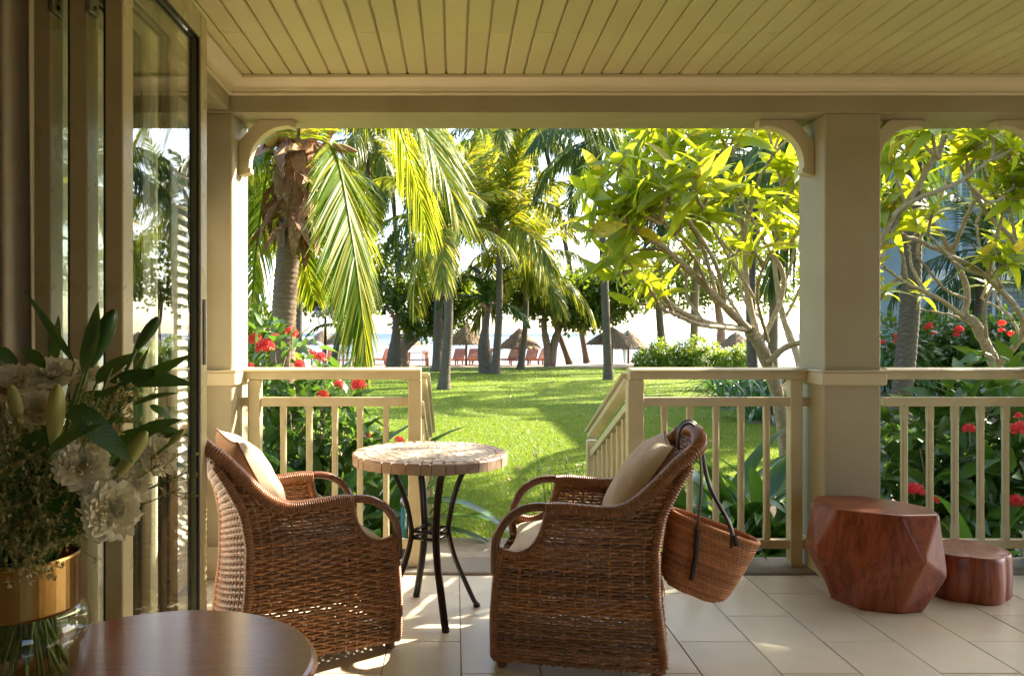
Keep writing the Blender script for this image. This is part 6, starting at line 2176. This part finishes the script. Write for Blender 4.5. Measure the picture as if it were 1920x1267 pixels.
for k, (px, d, rz, lab) in enumerate([(856, 43.2, 0.30, 'red teak lounger just left of the umbrella pole by the dark palm'), (884, 43.2, 0.25, 'red teak lounger just right of the umbrella pole by the dark palm'), (905, 43.6, 0.35, 'red teak lounger beside the swollen bottle palm trunk'),
                                 (957, 43.0, 0.35, 'red teak lounger left of the golden palm trunk'), (992, 43.4, 0.2, 'red teak lounger right of the golden palm trunk'), (1013, 43.8, 0.4, 'red teak lounger at the foot of the forked pale tree'),
                                 (722, 43.5, 0.5, 'red teak lounger left of the bottle palm'), (622, 44.5, 0.3, 'red teak lounger behind the lamp post')]):
    o = lp if k == 0 else copy_tree(lp)
    o.location = ((px - VX) * d / F_PX, d, -0.49)
    o.rotation_euler = (0, 0, rz)
    o['label'] = lab
    o['group'] = 'teak loungers on the beach'
def beach_table(label, px, d):
    t = thing('beach_table', label, 'table', ((px - VX) * d / F_PX, d, -0.49), 0.2, group='wooden beach tables')
    for y in (-0.27, -0.09, 0.09, 0.27):
        Agg().box(-0.6, 0.6, y - 0.08, y + 0.08, 0.71, 0.745, 0.004).build('plank', M['teak'], t)
    for sx in (-0.52, 0.52):
        for sy in (-0.28, 0.28):
            Agg().bar((sx, sy, 0), (sx * 0.9, sy * 0.9, 0.709), 0.07, 0.07).build('leg', M['teak'], t)
    Agg().box(-0.45, 0.45, -0.03, 0.03, 0.3, 0.36).build('stretcher', M['teak'], t)
beach_table('wooden beach table under the umbrella by the lamp post', 645, 41.5)
beach_table('wooden beach table right of the bottle palm', 783, 42.0)
def beach_chair(label, px, d, rz):
    t = thing('beach_chair', label, 'chair', ((px - VX) * d / F_PX, d, -0.49), rz, group='white beach chairs')
    for sx in (-0.22, 0.22):
        for sy in (-0.2, 0.2):
            Agg().box(sx - 0.018, sx + 0.018, sy - 0.018, sy + 0.018, 0, 0.42 if sy > 0 else 0.85).build('leg', M['whitewall'], t)
    Agg().box(-0.24, 0.24, -0.18, 0.22, 0.421, 0.45, 0.006).build('seat', M['whitewall'], t)
    for z in (0.55, 0.66, 0.77):
        Agg().box(-0.2, 0.2, -0.212, -0.19, z, z + 0.06).build('back_slat', M['whitewall'], t)
beach_chair('pale beach chair left of the table by the lamp post', 632, 41.2, 1.2)
beach_chair('pale beach chair right of the table by the lamp post', 660, 41.4, -1.3)
beach_chair('pale beach chair right of the table near the bottle palm', 803, 42.4, -0.9)
a = Agg()
P = np.array([[(0.24 * math.sin(PI * s) ** 0.6 * q, 0.02 * (1 - q * q), 1.9 * s) for q in (-1, -0.5, 0, 0.5, 1)] for s in np.linspace(0.02, 0.98, 14)])
a.grid(P); P2 = P.copy(); P2[..., 1] *= -1; a.grid(P2[::-1])
o = a.build('surfboard', M['teal'], None, True, loc=tuple((1171 - VX) * 44.6 / F_PX if i == 0 else (44.6 if i == 1 else -0.5) for i in range(3)))
o.rotation_euler = (0, 0.06, 0.9)
tag(o, 'teal board standing against the umbrella pole on the beach', 'surfboard')

# ---- lamp post with three lanterns
dl = 30.0
b = gb(610, dl)
t = thing('lamp_post', 'black lamp post with three lanterns near the beach umbrellas', 'lamp post', tuple(b))
zl = EYE - (597 - VY) * dl / F_PX - LAWN_Z
Agg().lathe([(0.14, 0), (0.14, 0.1), (0.09, 0.16), (0.075, 0.5), (0.055, 0.56), (0.05, zl - 0.3), (0.07, zl - 0.28), (0.05, zl - 0.25), (0.04, zl + 0.1)], 14).build('post', M['black'], t, smooth=True)
for (ox, oz) in ((-0.27, 0.02), (0.02, 0.16), (0.33, 0.02)):
    z0 = zl + oz
    if ox != 0.02:
        Agg().tube(spline([(0, 0, zl - 0.2), (ox * 0.5, 0, zl - 0.3), (ox, 0, zl - 0.12), (ox, 0, z0)], 14), 0.022, 6).build('arm', M['black'], t, smooth=True)
    lan = Agg().lathe([(0.05, z0), (0.07, z0 + 0.02), (0.115, z0 + 0.30), (0.0, z0 + 0.30)], 6, (ox, 0, 0)).build('lantern', M['lampglass'], t)
    Agg().lathe([(0.14, z0 + 0.30), (0.13, z0 + 0.33), (0.05, z0 + 0.42), (0.02, z0 + 0.44), (0.025, z0 + 0.48), (0.0, z0 + 0.52)], 6, (ox, 0, 0)).build('lantern_cap', M['black'], lan)
    f = Agg()
    for k in range(6):
        an = k * PI / 3
        f.tube([(ox + 0.07 * math.cos(an), 0.07 * math.sin(an), z0), (ox + 0.118 * math.cos(an), 0.118 * math.sin(an), z0 + 0.3)], 0.009, 4)
    f.build('lantern_bars', M['black'], lan)

# ---- teal pipe by the steps
t = thing('garden_tap_pipe', 'teal standpipe behind the railing under the mosaic table', 'pipe', ((757 - VX) * 4.75 / F_PX, 4.75, LAWN_Z))
Agg().tube([(0, 0, 0), (0, 0, 0.66)], 0.019, 10).build('pipe', M['teal'], t, smooth=True)
Agg().lathe([(0.022, 0.655), (0.024, 0.66), (0.024, 0.70), (0.014, 0.71), (0.0, 0.71)], 10).build('pipe_cap', M['metal'], t, smooth=True)

# ================================================================== grey house on the right
HD = 19.0
hx0 = (1742 - VX) * HD / F_PX
t = thing('grey_house', 'blue-grey house with louvred shutters behind the right plumeria', 'house', (hx0, HD, LAWN_Z))
Agg().box(0.55, 8, 0.12, 6, 0, 7.2).build('wall', M['bluewall'], t)
Agg().box(0.0, 8, -0.55, 0.12, 2.95, 3.2, 0.01).build('balcony_slab', M['whitewall'], t)
for x in (0.05,):
    Agg().box(x, x + 0.22, -0.5, -0.28, 0, 2.949, 0.01).build('porch_column', M['whitewall'], t)
Agg().box(-0.3, 8.2, -0.9, 6.2, 7.2, 7.45).build('roof', M['whitewall'], t)
hs = np.array(Matrix.Rotation(math.radians(-40), 4, 'X'))
for z0, z1 in ((0.35, 2.8), (3.3, 6.6)):
    for k in range(5):
        x0 = 0.75 + k * 0.98
        s = Agg().box(x0, x0 + 0.07, 0.03, 0.10, z0, z1).box(x0 + 0.80, x0 + 0.87, 0.03, 0.10, z0, z1).box(x0 + 0.07, x0 + 0.80, 0.031, 0.099, z0, z0 + 0.09).box(x0 + 0.07, x0 + 0.80, 0.031, 0.099, z1 - 0.09, z1).build('shutter', M['blueslat'], t)
        key = 'slat'
        me = bpy.data.meshes.get('shutter_slat')
        if me is None:
            me = Agg().box(0, 0.728, -0.045, 0.045, -0.006, 0.006, 0.0, hs).mesh('shutter_slat')
            me.materials.append(M['blueslat'])
        z = z0 + 0.14
        while z < z1 - 0.12:
            link('slat', me, None, s, (x0 + 0.071, 0.06, z))
            z += 0.105
